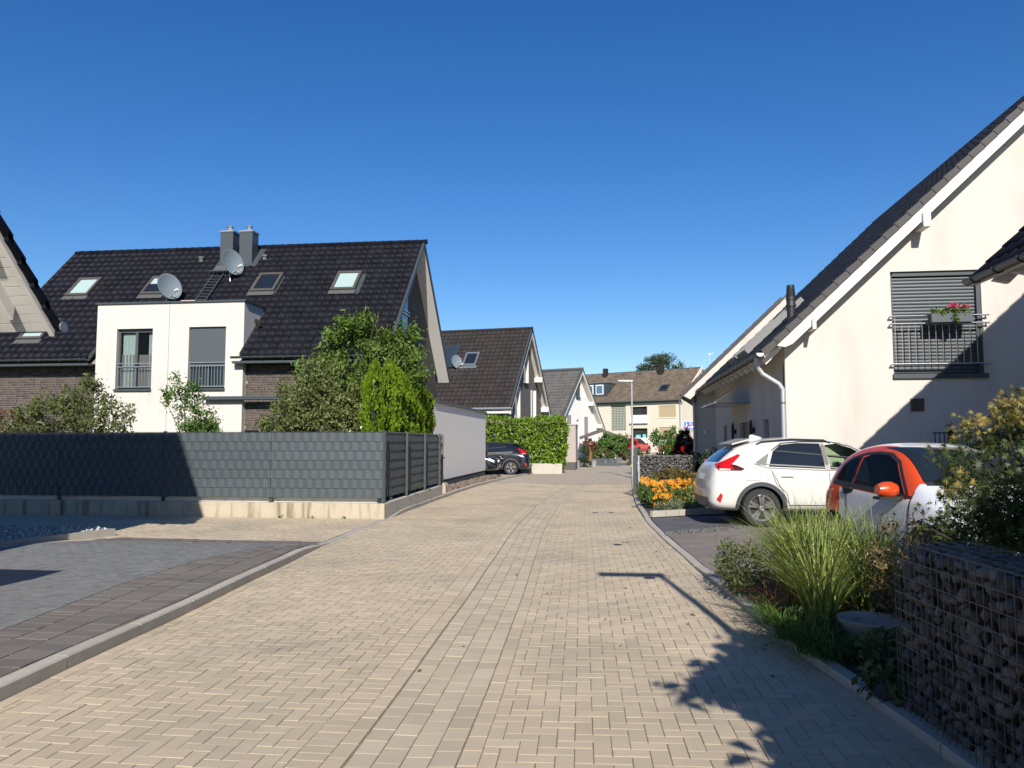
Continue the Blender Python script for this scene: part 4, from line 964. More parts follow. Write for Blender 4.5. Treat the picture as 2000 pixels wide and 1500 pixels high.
for i in range(4): a, b = q[i], q[(i + 1) % 4]; gw.quad((a[0], GY, a[1]), (b[0], GY, b[1]), (b[0], GY + .2, b[1]), (a[0], GY + .2, a[1]))
gw.build('gable_wall', M['stucco'], RH)
# entrance wall (x = GX) seen from the street
ew = MB(); wall_holes(ew, (GX, GY, 0), (0, 1, 0), 11.85, 0, 3.95, [(19.75 - GY, 20.35 - GY, .85, 2.2), (22.5 - GY, 24.0 - GY, 0, 2.2), (26.6 - GY, 27.3 - GY, .85, 2.2)], .15, (1, 0, 0)); ew.build('entrance_wall', M['stucco'], RH)
for a, b, c, d_ in ((19.75, 20.35, .85, 2.2), (26.6, 27.3, .85, 2.2)):
    w = MB().box(GX + .10, GX + .16, a, b, c, d_).build('window', M['frame'], RH); MB().box(GX + .085, GX + .1, a + .07, b - .07, c + .07, d_ - .07).build('pane', M['glassd'], w)
dr = MB().box(GX + .1, GX + .16, 22.5, 24.0, 0, 2.2).build('door', M['anthracite'], RH); MB().box(GX + .04, GX + .1, 22.65, 22.69, .7, 1.6).build('handle', M['steel'], dr)
for y in (21.6, 24.7):
    mb = MB(); n = 20; pts = [(GX - .10, y + .14 * math.cos(t), 1.95 + .26 * math.sin(t)) for t in np.linspace(0, 2 * math.pi, n + 1)]; mb.tube(pts, .025, 6, cap=False); wl = mb.build('wall_lamp', M['plastic'], RH); MB().box(GX - .09, GX, y - .04, y + .04, 1.88, 2.02).build('lamp_bracket', M['plastic'], wl)
cp = MB(); cp.box(GX - 1.0, GX, 22.2, 25.4, 2.72, 2.735); cpo = cp.build('entrance_canopy', mat('canopy_glass', (.08, .10, .11), .1), RH)
mb = MB()
for y in (22.5, 25.1): mb.bar((GX, y, 3.35), (GX - .95, y, 2.75), .02)
mb.build('canopy_rod', M['steel'], cpo)
rf = MB(); rf.prism([(RE, yv, RZ0), (RR, yv, rdeck(RR)), (RR, yv, rdeck(RR) - .12), (RE, yv, RZ0 - .12)], (0, ye - yv, 0)); rf.prism([(2 * RR - RE, yv, RZ0), (RR, yv, rdeck(RR)), (RR, yv, rdeck(RR) - .12), (2 * RR - RE, yv, RZ0 - .12)], (0, ye - yv, 0))
rroof = rf.build('roof', M['soffit'], RH)
S = math.hypot(RR - RE, rdeck(RR) - RZ0); c_, s_ = (RR - RE) / S, (rdeck(RR) - RZ0) / S
tile_slope(RH, Matrix.Identity(4), (RE, ye, RZ0), (0, -1, 0), (c_, 0, s_), ye - yv - .05, S, .30, .345, M['tile5'], 300, holes=[(ye - 24.2, ye - 21.0, .5, 2.6)], style='pan', seed=41)
n = int(S / .36)
for i in range(n):
    a, b = i * .36 - .03, i * .36 + .345
    V = lambda s, o: (RE + s * c_ - o * s_, RZ0 + s * s_ + o * c_)
    p = [V(a, .080), V(b, .060), V(b, -.080), V(a, -.07)]; MB().prism([(x, yv - .035, z) for x, z in p], (0, .035, 0)).add(*[[(x, y, z) for y in (yv - .035, yv + .16) for x, z in (V(a, .10), V(b, .075))], [(0, 1, 3, 2)]]).build('verge_tile', M['verge'], RH)
p0 = V(.28, -.072); p1 = V(S, -.072); p2 = V(S, -.29); p3 = V(.56, -.29); p4 = V(.40, -.23)
MB().prism([(x, yv, z) for x, z in (p0, p1, p2, p3, p4)], (0, .05, 0)).build('verge_board', M['whitepaint'], RH)
MB().prism([(x, yv + .05, z) for x, z in (V(.3, -.13), V(S, -.13), V(S, -.17), V(.3, -.17))], (0, GY - yv - .05, 0)).build('verge_soffit', M['soffit'], RH)
for s_0, sz in ((4.45, .18), (1.15, .09)):
    x, z = V(s_0, -.31); pe = MB(); pe.prism([(x - sz * .3, yv - .08, z + .14), (x + sz * .55, yv - .08, z + .14), (x + sz * .55, yv - .08, z - sz * .9), (x - sz * .3, yv - .08, z - sz * .9)], (0, GY - yv + .08, 0)); pe.build('purlin_end', M['whitepaint'], RH)
pr = [(.085 * math.cos(t), .085 * math.sin(t)) for t in np.linspace(math.pi, 2 * math.pi, 9)] + [(.075 * math.cos(t), .075 * math.sin(t)) for t in np.linspace(2 * math.pi, math.pi, 9)]
MB().prism([(RE - .09 + a, yv - .02, RZ0 - .02 + b) for a, b in pr], (0, ye - yv, 0)).build('gutter', M['zincdark'], RH)
MB().prism([(RE - .09 + .085 * math.cos(t), yv - .03, RZ0 - .02 + .085 * math.sin(t)) for t in np.linspace(math.pi, 2 * math.pi, 9)], (0, .02, 0)).build('gutter_end', M['galv'], RH)
mb = MB(); y = yv + .5
while y < ye: mb.tube([(RE - .09 + .09 * math.cos(t), y, RZ0 - .02 + .09 * math.sin(t)) for t in np.linspace(math.pi, 2 * math.pi, 7)], .014, 5); y += .72
mb.build('gutter_bracket', M['zincdark'], RH)
for k in range(15): y = yv + .35 + k * .78; MB().prism([(RE + .02, y, RZ0 - .13), (GX, y, rdeck(GX) - .13), (GX, y, rdeck(GX) - .30), (RE + .10, y, RZ0 - .24)], (0, .1, 0)).build('rafter_end', M['soffit'], RH)
yd = 17.72; MB().tube([(RE - .09, yd, RZ0 - .08), (RE - .09, yd, RZ0 - .28), (RE + .02, yd, RZ0 - .45), (GX - .16, yd, RZ0 - .68), (GX - .08, yd, RZ0 - .80), (GX - .08, yd, RZ0 - 1.0), (GX - .08, yd, .0)], [.075, .055, .055, .055, .055, .055, .055], 10).build('downpipe', M['galv'], RH, smooth=True)
mb = MB()
for z in (2.5, 1.2): mb.lathe((GX - .08, yd, z), [(.062, -.02), (.065, 0), (.062, .02)], 10)
mb.build('pipe_clip', M['zincdark'], RH)
MB().box(GX - .02, GX + .08, GY + .01, GY + .15, 0, 3.4).build('corner_trim', M['plinth'], RH)
# shuttered window with railing
fr_ = MB(); fr_.box(wx0, wx0 + .06, GY + .08, GY + .18, wz0, wz1); fr_.box(wx1 - .09, wx1, GY + .03, GY + .18, wz0, wz1); fr_.box(wx0 + .06, wx1 - .09, GY + .05, GY + .18, wz1 - .1, wz1)
win = fr_.build('gable_window', M['anthracite'], RH); z = wz0 + .02
sm = MB().prism([(0, .0, 0), (0, -.012, .012), (0, -.016, .035), (0, -.012, .06), (0, 0, .072)], (wx1 - wx0 - .15, 0, 0)); sm_o = None
while z < wz1 - .12:
    if sm_o is None: sm.fr = Matrix.Translation((wx0 + .06, GY + .12, z)); sm_o = sm.build('shutter_slat', M['shutter'], win)
    else: obj_from(sm_o.data, 'shutter_slat', win, Matrix.Translation((0, 0, z - wz0 - .02)) @ world_of(sm_o))
    z += .077
MB().box(wx0 + .02, wx1 - .02, GY + .14, GY + .18, wz0, wz1 - .05).build('shutter_back', M['plastic'], win)
MB().box(wx0 - .02, wx1 + .06, GY - .06, GY + .2, wz0 - .10, wz0).build('sill', M['anthracite'], win)
rl = MB()
for z in (4.39, 4.22, 3.33): rl.tube([(wx0 - .08, GY - .10, z), (wx1 + .10, GY - .10, z)], .02, 8)
for k in range(14): x = wx0 + .03 + k * (wx1 - wx0 - .06) / 13; rl.tube([(x, GY - .10, 3.33), (x, GY - .10, 4.22 if k else 4.39)], .009, 6)
for z in (4.39, 4.22, 3.33):
    for x in (wx0 - .05, wx1 + .07): rl.tube([(x, GY - .10, z), (x, GY, z)], .016, 6)
rl.build('balcony_railing', M['steel'], win, smooth=True)
vg = MB(); vg.box(6.56, 6.84, GY - .03, GY - .002, 2.30, 2.58); vgo = vg.build('vent_grille', mat('brown_grille', (.10, .08, .065), .6), RH); mb = MB()
for k in range(8): mb.box(6.59, 6.81, GY - .045, GY - .03, 2.325 + k * .03, 2.34 + k * .03)
mb.build('grille_slat', M['framewood'], vgo)
# flue and long roof light
fx = 4.35; fz = rdeck(fx); fy = 18.9
MB().lathe((fx, fy, fz - .1), [(.10, 0), (.10, .45), (.12, .46), (.12, .50), (.105, .52), (.11, .62), (.12, .63), (.105, .72), (.11, .73), (.095, .84), (.10, .85), (.085, .98), (.001, .98)], 14).build('flue_pipe', M['plastic'], rroof, smooth=True)
def V2(s, o, y): x, z = V(s, o); return (x, y, z)
for a, b in ((21.1, 22.5), (22.7, 24.1)):
    mb = MB()
    for o0, o1, y0, y1 in ((.5, .62, a, b), (2.4, 2.55, a, b), (.62, 2.4, a, a + .1), (.62, 2.4, b - .1, b)): mb.prism([V2(o0, .02, y0), V2(o1, .02, y0), V2(o1, .2, y0), V2(o0, .2, y0)], (0, y1 - y0, 0))
    s0 = mb.build('skylight', mat('grey_skylight_frame', (.17, .17, .165), .6), rroof); MB().prism([V2(.62, .1, a + .1), V2(2.4, .1, a + .1), V2(2.4, .14, a + .1), V2(.62, .14, a + .1)], (0, b - a - .2, 0)).build('pane', M['glassd'], s0)
fb = thing('flower_box', 'grey flower box with pink geraniums hung on the gable railing', 'flower box', frame((7.35, GY - .28, 4.2)))
MB().box(6.93, 7.78, GY - .36, GY - .16, 4.20, 4.40).build('box', M['shutter'], fb, bevel=.01)
foliage('foliage', fb, [(7.2, GY - .26, 4.46, .3, .12, .07), (7.55, GY - .27, 4.46, .25, .14, .1), (7.42, GY - .38, 4.32, .07, .03, .16)], 700, .05, LEAF['light'], .7, clump=.06, seed=50, up=1)
foliage('blossoms', fb, [(7.42, GY - .3, 4.56, .16, .1, .04), (7.62, GY - .3, 4.54, .1, .1, .03)], 220, .035, M['pink'], .9, clump=.035, seed=51, kind='stuff')

SH = thing('second_cream_house', 'cream house half behind, its sunlit strip of wall beside the downpipe', 'house', frame((3.3, 29.7, 0)))
FS = Matrix.Translation((3.25, 29.72, 0)) @ Matrix.Rotation(R(-10), 4, 'Z') @ Matrix.Translation((-3.25, -29.7, 0))
k2 = .95; e2, z2 = 2.75, 3.38
def d2(x): return z2 + k2 * (x - e2)
MB(FS).add([(3.25, 29.7, 0), (10.4, 29.7, 0), (10.4, 29.7, d2(2.9)), (6.6, 29.7, d2(6.6) - .15), (3.25, 29.7, d2(3.25) - .15)], [(0, 1, 2, 3, 4)]).build('gable_wall', M['stucco'], SH)
MB(FS).quad((3.25, 29.7, 0), (3.25, 41, 0), (3.25, 41, d2(3.25)), (3.25, 29.7, d2(3.25) - .15)).build('side_wall', M['stucco'], SH)
mb = MB(FS)
for q in (e2, 2 * 6.6 - e2): mb.prism([(q, 29.3, z2), (6.6, 29.3, d2(6.6)), (6.6, 29.3, d2(6.6) - .12), (q, 29.3, z2 - .12)], (0, 12, 0))
mb.build('roof', M['anthracite'], SH)
S2 = math.hypot(6.6 - e2, d2(6.6) - z2); tile_slope(SH, FS, (e2, 41.2, z2), (0, -1, 0), ((6.6 - e2) / S2, 0, (d2(6.6) - z2) / S2), 11.8, S2, .30, .345, M['tile5'], 0, seed=43)
MB(FS).prism([(e2 + .1, 29.28, z2 - .02), (6.6, 29.28, d2(6.6) - .12), (6.6, 29.28, d2(6.6) - .42), (e2 + .35, 29.28, z2 - .15)], (0, .06, 0)).build('verge_board', M['stucco'], SH)
for i in range(14): a, b = i * .36, i * .36 + .35; cx, sx = (6.6 - e2) / S2, (d2(6.6) - z2) / S2; MB(FS).prism([(e2 + a * cx, 29.26, z2 + a * sx + .10), (e2 + b * cx, 29.26, z2 + b * sx + .08), (e2 + b * cx, 29.26, z2 + b * sx - .12), (e2 + a * cx, 29.26, z2 + a * sx - .1)], (0, .03, 0)).build('verge_tile', M['verge'], SH)
MB(FS).tube([(3.22, 29.55, z2 - .1), (3.22, 29.55, .9), (3.22, 29.55, 0)], .06, 8).build('downpipe', M['galv'], SH, smooth=True); MB(FS).lathe((3.22, 29.55, z2 - .12), [(.06, -.15), (.09, 0), (.09, .1)], 8).build('rain_hopper', M['zincdark'], SH)
MB(FS).lathe((3.62, 29.62, 2.0), [(.001, -.06), (.05, -.05), (.06, .02), (.03, .06), (.001, .06)], 10).build('security_lamp', M['whiteframe'], SH)
an = MB(); an.tube([(7.67, 60, 5.0), (7.67, 60, 8.45)], .03, 6); an.bar((7.67, 60, 8.4), (8.0, 60, 8.45), .03); an.box(7.6, 7.75, 59.95, 60.05, 8.3, 8.42); an.build('aerial_mast', M['galv'], None, label='thin aerial mast rising behind the second cream house roof', cat='aerial')

# ================================================================== near right house (roof corner in frame)
NR = thing('neighbour_house', 'near house at right edge showing only dark tiles and zinc gutter', 'house', frame((6.5, 13, 0)))
ne, nz, nk = 5.84, 4.24, .95; nr_ = 11.5
def nd(x): return nz + nk * (x - ne)
MB().add([(6.52, 12.5, 0), (17, 12.5, 0), (17, 12.5, 5), (nr_, 12.5, nd(nr_) - .2), (6.52, 12.5, nd(6.52) - .2)], [(0, 1, 2, 3, 4)]).build('rear_gable', M['stucco'], NR)
MB().add([(6.52, 2.5, 0), (17, 2.5, 0), (17, 2.5, 5), (nr_, 2.5, nd(nr_) - .2), (6.52, 2.5, nd(6.52) - .2)], [(0, 1, 2, 3, 4)]).build('front_gable', M['stucco'], NR)
MB().quad((6.52, 2.5, 0), (6.52, 12.5, 0), (6.52, 12.5, nd(6.52) - .2), (6.52, 2.5, nd(6.52) - .2)).build('side_wall', M['stucco'], NR)
mb = MB(); mb.prism([(ne, 2.1, nz), (nr_, 2.1, nd(nr_)), (nr_, 2.1, nd(nr_) - .12), (ne, 2.1, nz - .12)], (0, 10.9, 0)); mb.prism([(2 * nr_ - ne, 2.1, nz), (nr_, 2.1, nd(nr_)), (nr_, 2.1, nd(nr_) - .12), (2 * nr_ - ne, 2.1, nz - .12)], (0, 10.9, 0)); mb.build('roof', M['soffit'], NR)
S3 = math.hypot(nr_ - ne, nd(nr_) - nz); tile_slope(NR, Matrix.Identity(4), (ne, 13.03, nz), (0, -1, 0), ((nr_ - ne) / S3, 0, (nd(nr_) - nz) / S3), 10.8, S3, .30, .36, M['tile'], 120, seed=45)
MB().prism([(ne - .09 + a, 2.1, nz - .02 + b) for a, b in pr], (0, 10.93, 0)).build('gutter', M['zincdark'], NR)
MB().prism([(ne - .09 + .085 * math.cos(t), 13.03, nz - .02 + .085 * math.sin(t)) for t in np.linspace(math.pi, 2 * math.pi, 9)], (0, .02, 0)).build('gutter_end', M['zincdark'], NR)
mb = MB()
for y in (12.75, 12.05, 11.35, 10.6): mb.tube([(ne - .09 + .092 * math.cos(t), y, nz - .02 + .092 * math.sin(t)) for t in np.linspace(math.pi, 2 * math.pi, 7)], .014, 5)
mb.build('gutter_bracket', M['plastic'], NR)
for y in (12.6, 12.0, 11.4, 10.8): MB().prism([(ne + .05, y, nz - .13), (6.5, y, nd(6.5) - .13), (6.5, y, nd(6.5) - .42), (ne + .28, y, nz - .18)], (0, -.1, 0)).build('rafter_end', M['soffit'], NR)

# ================================================================== street furniture
def lamp(label, x, y, h, arm, zb=0, grp=None):
    t = thing('street_lamp', label, 'street lamp', frame((x, y, zb)), grp)
    MB().tube([(x, y, zb), (x, y, zb + 1.0), (x, y, zb + 1.02), (x, y, zb + h)], [.07, .07, .05, .038], 10).build('pole', M['galv'], t, smooth=True)
    MB().prism([(x + .05, y - .09, zb + h - .03), (x - arm, y - .07, zb + h + .0), (x - arm, y - .07, zb + h + .07), (x + .05, y - .09, zb + h + .05)], (0, .16, 0)).build('lamp_head', M['galv'], t)
    MB().box(x - arm + .04, x - arm + .4, y - .05, y + .05, zb + h - .02, zb + h - .005).build('lens', M['signwhite'], t)
lamp('grey street lamp far down the road before the apartment block', 1.06, 36, 4.42, .62, .03)
lamp('grey street lamp beside the near right kerb, seen by its shadow', 1.64, 2.90, 4.5, .75)
sg = thing('traffic_sign', 'blue end-of-play-street sign with red diagonal bar', 'sign', frame((6.3, 62, gs(62))))
SX, SZ, SY = 6.29, 2.95, 62.0
MB().tube([(SX, SY + .04, gs(62) - .1), (SX, SY + .04, 3.25)], .035, 8).build('pole', M['galv'], sg)
MB().box(SX - .43, SX + .43, SY, SY + .02, SZ - .29, SZ + .29).build('panel', M['signwhite'], sg); MB().box(SX - .41, SX + .41, SY - .006, SY, SZ - .27, SZ + .27).build('blue_field', M['blue'], sg)
fg = MB()
def disc(mb, x, z, r, y): mb.prism([(x + r * math.cos(t), y, z + r * math.sin(t)) for t in np.linspace(0, 2 * math.pi, 10, endpoint=False)], (0, .003, 0))
yq = SY - .0095
disc(fg, SX - .24, SZ + .17, .035, yq)
for p in ([(-.27, .12), (-.20, .12), (-.20, -.02), (-.14, -.2), (-.18, -.2), (-.235, -.03), (-.29, -.2), (-.33, -.2), (-.27, -.02)], [(-.2, .12), (-.12, .03), (-.135, .01), (-.2, .08)], [(.10, .22), (.22, .13), (.22, .02), (.02, .02), (.02, .13)], [(.08, -.10), (.14, -.03), (.28, -.03), (.33, -.10), (.37, -.10), (.37, -.18), (.06, -.18)], [(-.05, -.05), (0, -.05), (.02, -.2), (-.01, -.2), (-.025, -.1), (-.06, -.2), (-.09, -.2)]):
    fg.prism([(SX + a, yq, SZ + b) for a, b in p], (0, .003, 0))
disc(fg, SX - .03, SZ - .01, .028, yq); disc(fg, SX + .13, SZ - .19, .03, yq - .0005); disc(fg, SX + .29, SZ - .19, .03, yq - .0005)
fg.build('pictogram', M['signwhite'], sg)
MB().prism([(SX - .41, SY - .014, SZ - .27), (SX - .33, SY - .014, SZ - .27), (SX + .41, SY - .014, SZ + .21), (SX + .41, SY - .014, SZ + .27), (SX + .35, SY - .014, SZ + .27), (SX - .41, SY - .014, SZ - .22)], (0, .003, 0)).build('diagonal_bar', M['red'], sg)

# ================================================================== cars
def car_shell(fr, st, wheels, wr, cut_polys, paints, paint_of=None, belt_crease=.45, lv=2):
    """subdivided lofted body; returns (mesh with wheel wells and window openings, bvh of the closed skin). local x from rear to front"""
    V = []; F = []; n = 14
    for x, zb, zs, zt, w, wt in st:
        zm = zb + (zs - zb) * .5; dr = min(.08, (zt - zs) * .25)
        h = [(0, zb), (.72 * w, zb), (.955 * w, zb + .08), (w, zm), (.975 * w, zs), (wt, zt - dr), (.72 * wt, zt - .012), (0, zt)]
        V += [(x, -a, b) for a, b in h] + [(x, a, b) for a, b in h[-2:0:-1]]
    m = len(st)
    for i in range(m - 1):
        for k in range(n): F.append((i * n + k, i * n + (k + 1) % n, (i + 1) * n + (k + 1) % n, (i + 1) * n + k))
    F += [tuple(range(n))[::-1], tuple(range((m - 1) * n, m * n))]
    me = bpy.data.meshes.new('shell'); me.from_pydata(V, [], F)
    bm = bmesh.new(); bm.from_mesh(me); bmesh.ops.recalc_face_normals(bm, faces=bm.faces)
    cl = bm.edges.layers.float.get('crease_edge') or bm.edges.layers.float.new('crease_edge'); bm.verts.ensure_lookup_table()
    for e in bm.edges:
        a, b = sorted(v.index for v in e.verts)
        if b - a == n and a % n in (4, 10): e[cl] = belt_crease
        if b - a == n and a % n in (2, 12): e[cl] = .3
    bm.to_mesh(me); bm.free()
    for p in paints: me.materials.append(p)
    me.materials.append(M['plastic'])
    o = bpy.data.objects.new('shell', me); COL.objects.link(o)
    md = o.modifiers.new('s', 'SUBSURF'); md.levels = lv; md.render_levels = lv
    bpy.context.view_layer.update(); dg = bpy.context.evaluated_depsgraph_get()
    sm = bpy.data.meshes.new_from_object(o.evaluated_get(dg)); bvh = BVHTree.FromPolygons([v.co[:] for v in sm.vertices], [p.vertices[:] for p in sm.polygons])
    if paint_of:
        for p in sm.polygons: p.material_index = paint_of(p.center, p.normal)
    o.modifiers.clear(); o.data = sm; cm = MB()
    for x, r in wheels:
        for s in (-1, 1): cm.lathe((x, 0, r), [(.001, s * .50), (r + .055, s * .50), (r + .055, s * 1.3), (.001, s * 1.3)], 28, 'y')
    for poly in cut_polys: cm.prism([(x, -1.3, z) for x, z in poly], (0, 2.6, 0))
    c = cm.build('cutter', M['plastic'])
    bo = o.modifiers.new('b', 'BOOLEAN'); bo.object = c; bo.operation = 'DIFFERENCE'; bo.solver = 'EXACT'; bo.material_mode = 'TRANSFER'
    bpy.context.view_layer.update(); dg = bpy.context.evaluated_depsgraph_get(); out = bpy.data.meshes.new_from_object(o.evaluated_get(dg))
    bpy.data.objects.remove(o); bpy.data.objects.remove(c)
    out.polygons.foreach_set('use_smooth', [True] * len(out.polygons)); out.set_sharp_from_angle(angle=R(35)); out.name = 'car_body'
    return out, bvh
def densify(poly, k=.06):
    out = []
    for i in range(len(poly)):
        a, b = Vector(poly[i]), Vector(poly[(i + 1) % len(poly)]); n = max(1, int((b - a).length / k)); out += [a.lerp(b, t / n) for t in range(n)]
    return out
def decal(bvh, fr, poly, axis, sgn, off, name, m, parent, rings=5, thick=.0, **k):
    """skin a 2d outline onto the body, seen along axis 'y' (x,z), 'x' (y,z) or 'z' (x,y)"""
    P = densify(poly); c = sum(P, Vector((0, 0))) / len(P); V = []; F = []; n = len(P)
    def hit(q):
        if axis == 'y': o, d = Vector((q.x, sgn * 3, q.y)), Vector((0, -sgn, 0))
        elif axis == 'x': o, d = Vector((5 * sgn + 1.5, q.x, q.y)), Vector((-sgn, 0, 0))
        else: o, d = Vector((q.x, q.y, 4)), Vector((0, 0, -1))
        h = bvh.ray_cast(o, d)
        if h[0] is None:
            near = Vector((q.x, sgn * .7, q.y)) if axis == 'y' else (Vector((sgn * 5 + 1.5, q.x, q.y)) if axis == 'x' else Vector((q.x, q.y, 2)))
            h = bvh.find_nearest(near)
        nn = h[1] if h[1].dot(d) < 0 else -h[1]
        return h[0] + nn * off
    V.append(hit(c))
    for r in range(1, rings + 1):
        for p in P: V.append(hit(c.lerp(p, r / rings)))
    for i in range(n): F.append((0, 1 + i, 1 + (i + 1) % n))
    for r in range(rings - 1):
        for i in range(n): a = 1 + r * n; F.append((a + i, a + n + i, a + n + (i + 1) % n, a + (i + 1) % n))
    return MB(fr).add(V, F).build(name, m, parent, smooth=True, **k)
def ribbon(pts, w):
    out = []; P = [Vector(p) for p in pts]
    for i, p in enumerate(P):
        d = (P[min(i + 1, len(P) - 1)] - P[max(i - 1, 0)]).normalized(); nn = Vector((-d.y, d.x)) * w / 2; out.append((p + nn, p - nn))
    return out
def line_decal(bvh, fr, pts, w, axis, sgn, off, name, m, parent):
    P = densify(list(pts) + [pts[-1]], .05); P = P + [Vector(pts[-1])]; mb = MB(fr); prev = None
    for a, b in ribbon([p for i, p in enumerate(P) if i == 0 or (p - P[i - 1]).length > 1e-4], w):
        q = []
        for v in (a, b):
            h = bvh.ray_cast(Vector((v.x, sgn * 3, v.y)), Vector((0, -sgn, 0))) if axis == 'y' else bvh.ray_cast(Vector((5 * sgn + 1.5, v.x, v.y)), Vector((-sgn, 0, 0)))
            q.append((h[0] + Vector((0, sgn * off, 0)) if axis == 'y' else h[0] + Vector((sgn * off, 0, 0))) if h[0] else None)
        if prev and all(q) and all(prev): mb.quad(prev[0], prev[1], q[1], q[0])
        prev = q
    if mb.f: return mb.build(name, m, parent)
def wheel(parent, fr, x, side, r, w=.22, half=.9, spokes=5, dark=True):
    y1 = side * (half - .02); y0 = side * (half - .02 - w)
    t = MB(fr).lathe((x, 0, r), [(.62 * r, y0), (.93 * r, y0), (r, y0 + side * .03), (r, y1 - side * .03), (.95 * r, y1), (.72 * r, y1 + side * .003), (.68 * r, y1 - side * .02), (.68 * r, y0)], 32, 'y').build('wheel', M['rubber'], parent, smooth=True)
    MB(fr).lathe((x, 0, r), [(.001, y1 - side * .06), (.68 * r, y1 - side * .07)], 24, 'y').build('rim_back', M['rimdark'], t)
    rm = MB(fr); rm.lathe((x, 0, r), [(.60 * r, y1 - side * .03), (.70 * r, y1 - side * .003), (.70 * r, y1 - side * .05)], 28, 'y')
    for k in range(spokes):
        for d in (-.17, .17):
            a = 2 * math.pi * k / spokes + .3; a2 = a + d
            p0 = Vector((x + .12 * r * math.cos(a), y1 - side * .02, r + .12 * r * math.sin(a))); p1 = Vector((x + .67 * r * math.cos(a2), y1 - side * .02, r + .67 * r * math.sin(a2)))
            rm.bar(p0, p1, .046, .035, up=(0, 1, 0))
    rm.lathe((x, 0, r), [(.001, y1 - side * .0), (.13 * r, y1 - side * .005), (.15 * r, y1 - side * .03)], 14, 'y'); rm.build('rim', M['rim'], t, smooth=True)
    return t
SUV = [(0, .40, .60, .72, .66, .60), (.05, .33, .68, .92, .80, .70), (.13, .29, .80, 1.12, .865, .74), (.27, .27, .92, 1.25, .895, .72), (.52, .26, .99, 1.46, .90, .64), (.82, .25, 1.02, 1.575, .90, .61), (1.3, .25, 1.02, 1.645, .90, .60), (1.95, .25, 1.0, 1.665, .90, .60), (2.5, .25, .99, 1.61, .90, .61), (2.95, .25, .98, 1.44, .90, .64), (3.3, .25, .97, 1.20, .90, .70), (3.55, .25, .95, 1.075, .90, .76), (3.95, .25, .90, 1.02, .89, .74), (4.3, .27, .80, .93, .85, .66), (4.48, .32, .68, .78, .74, .56), (4.55, .40, .56, .64, .62, .48)]
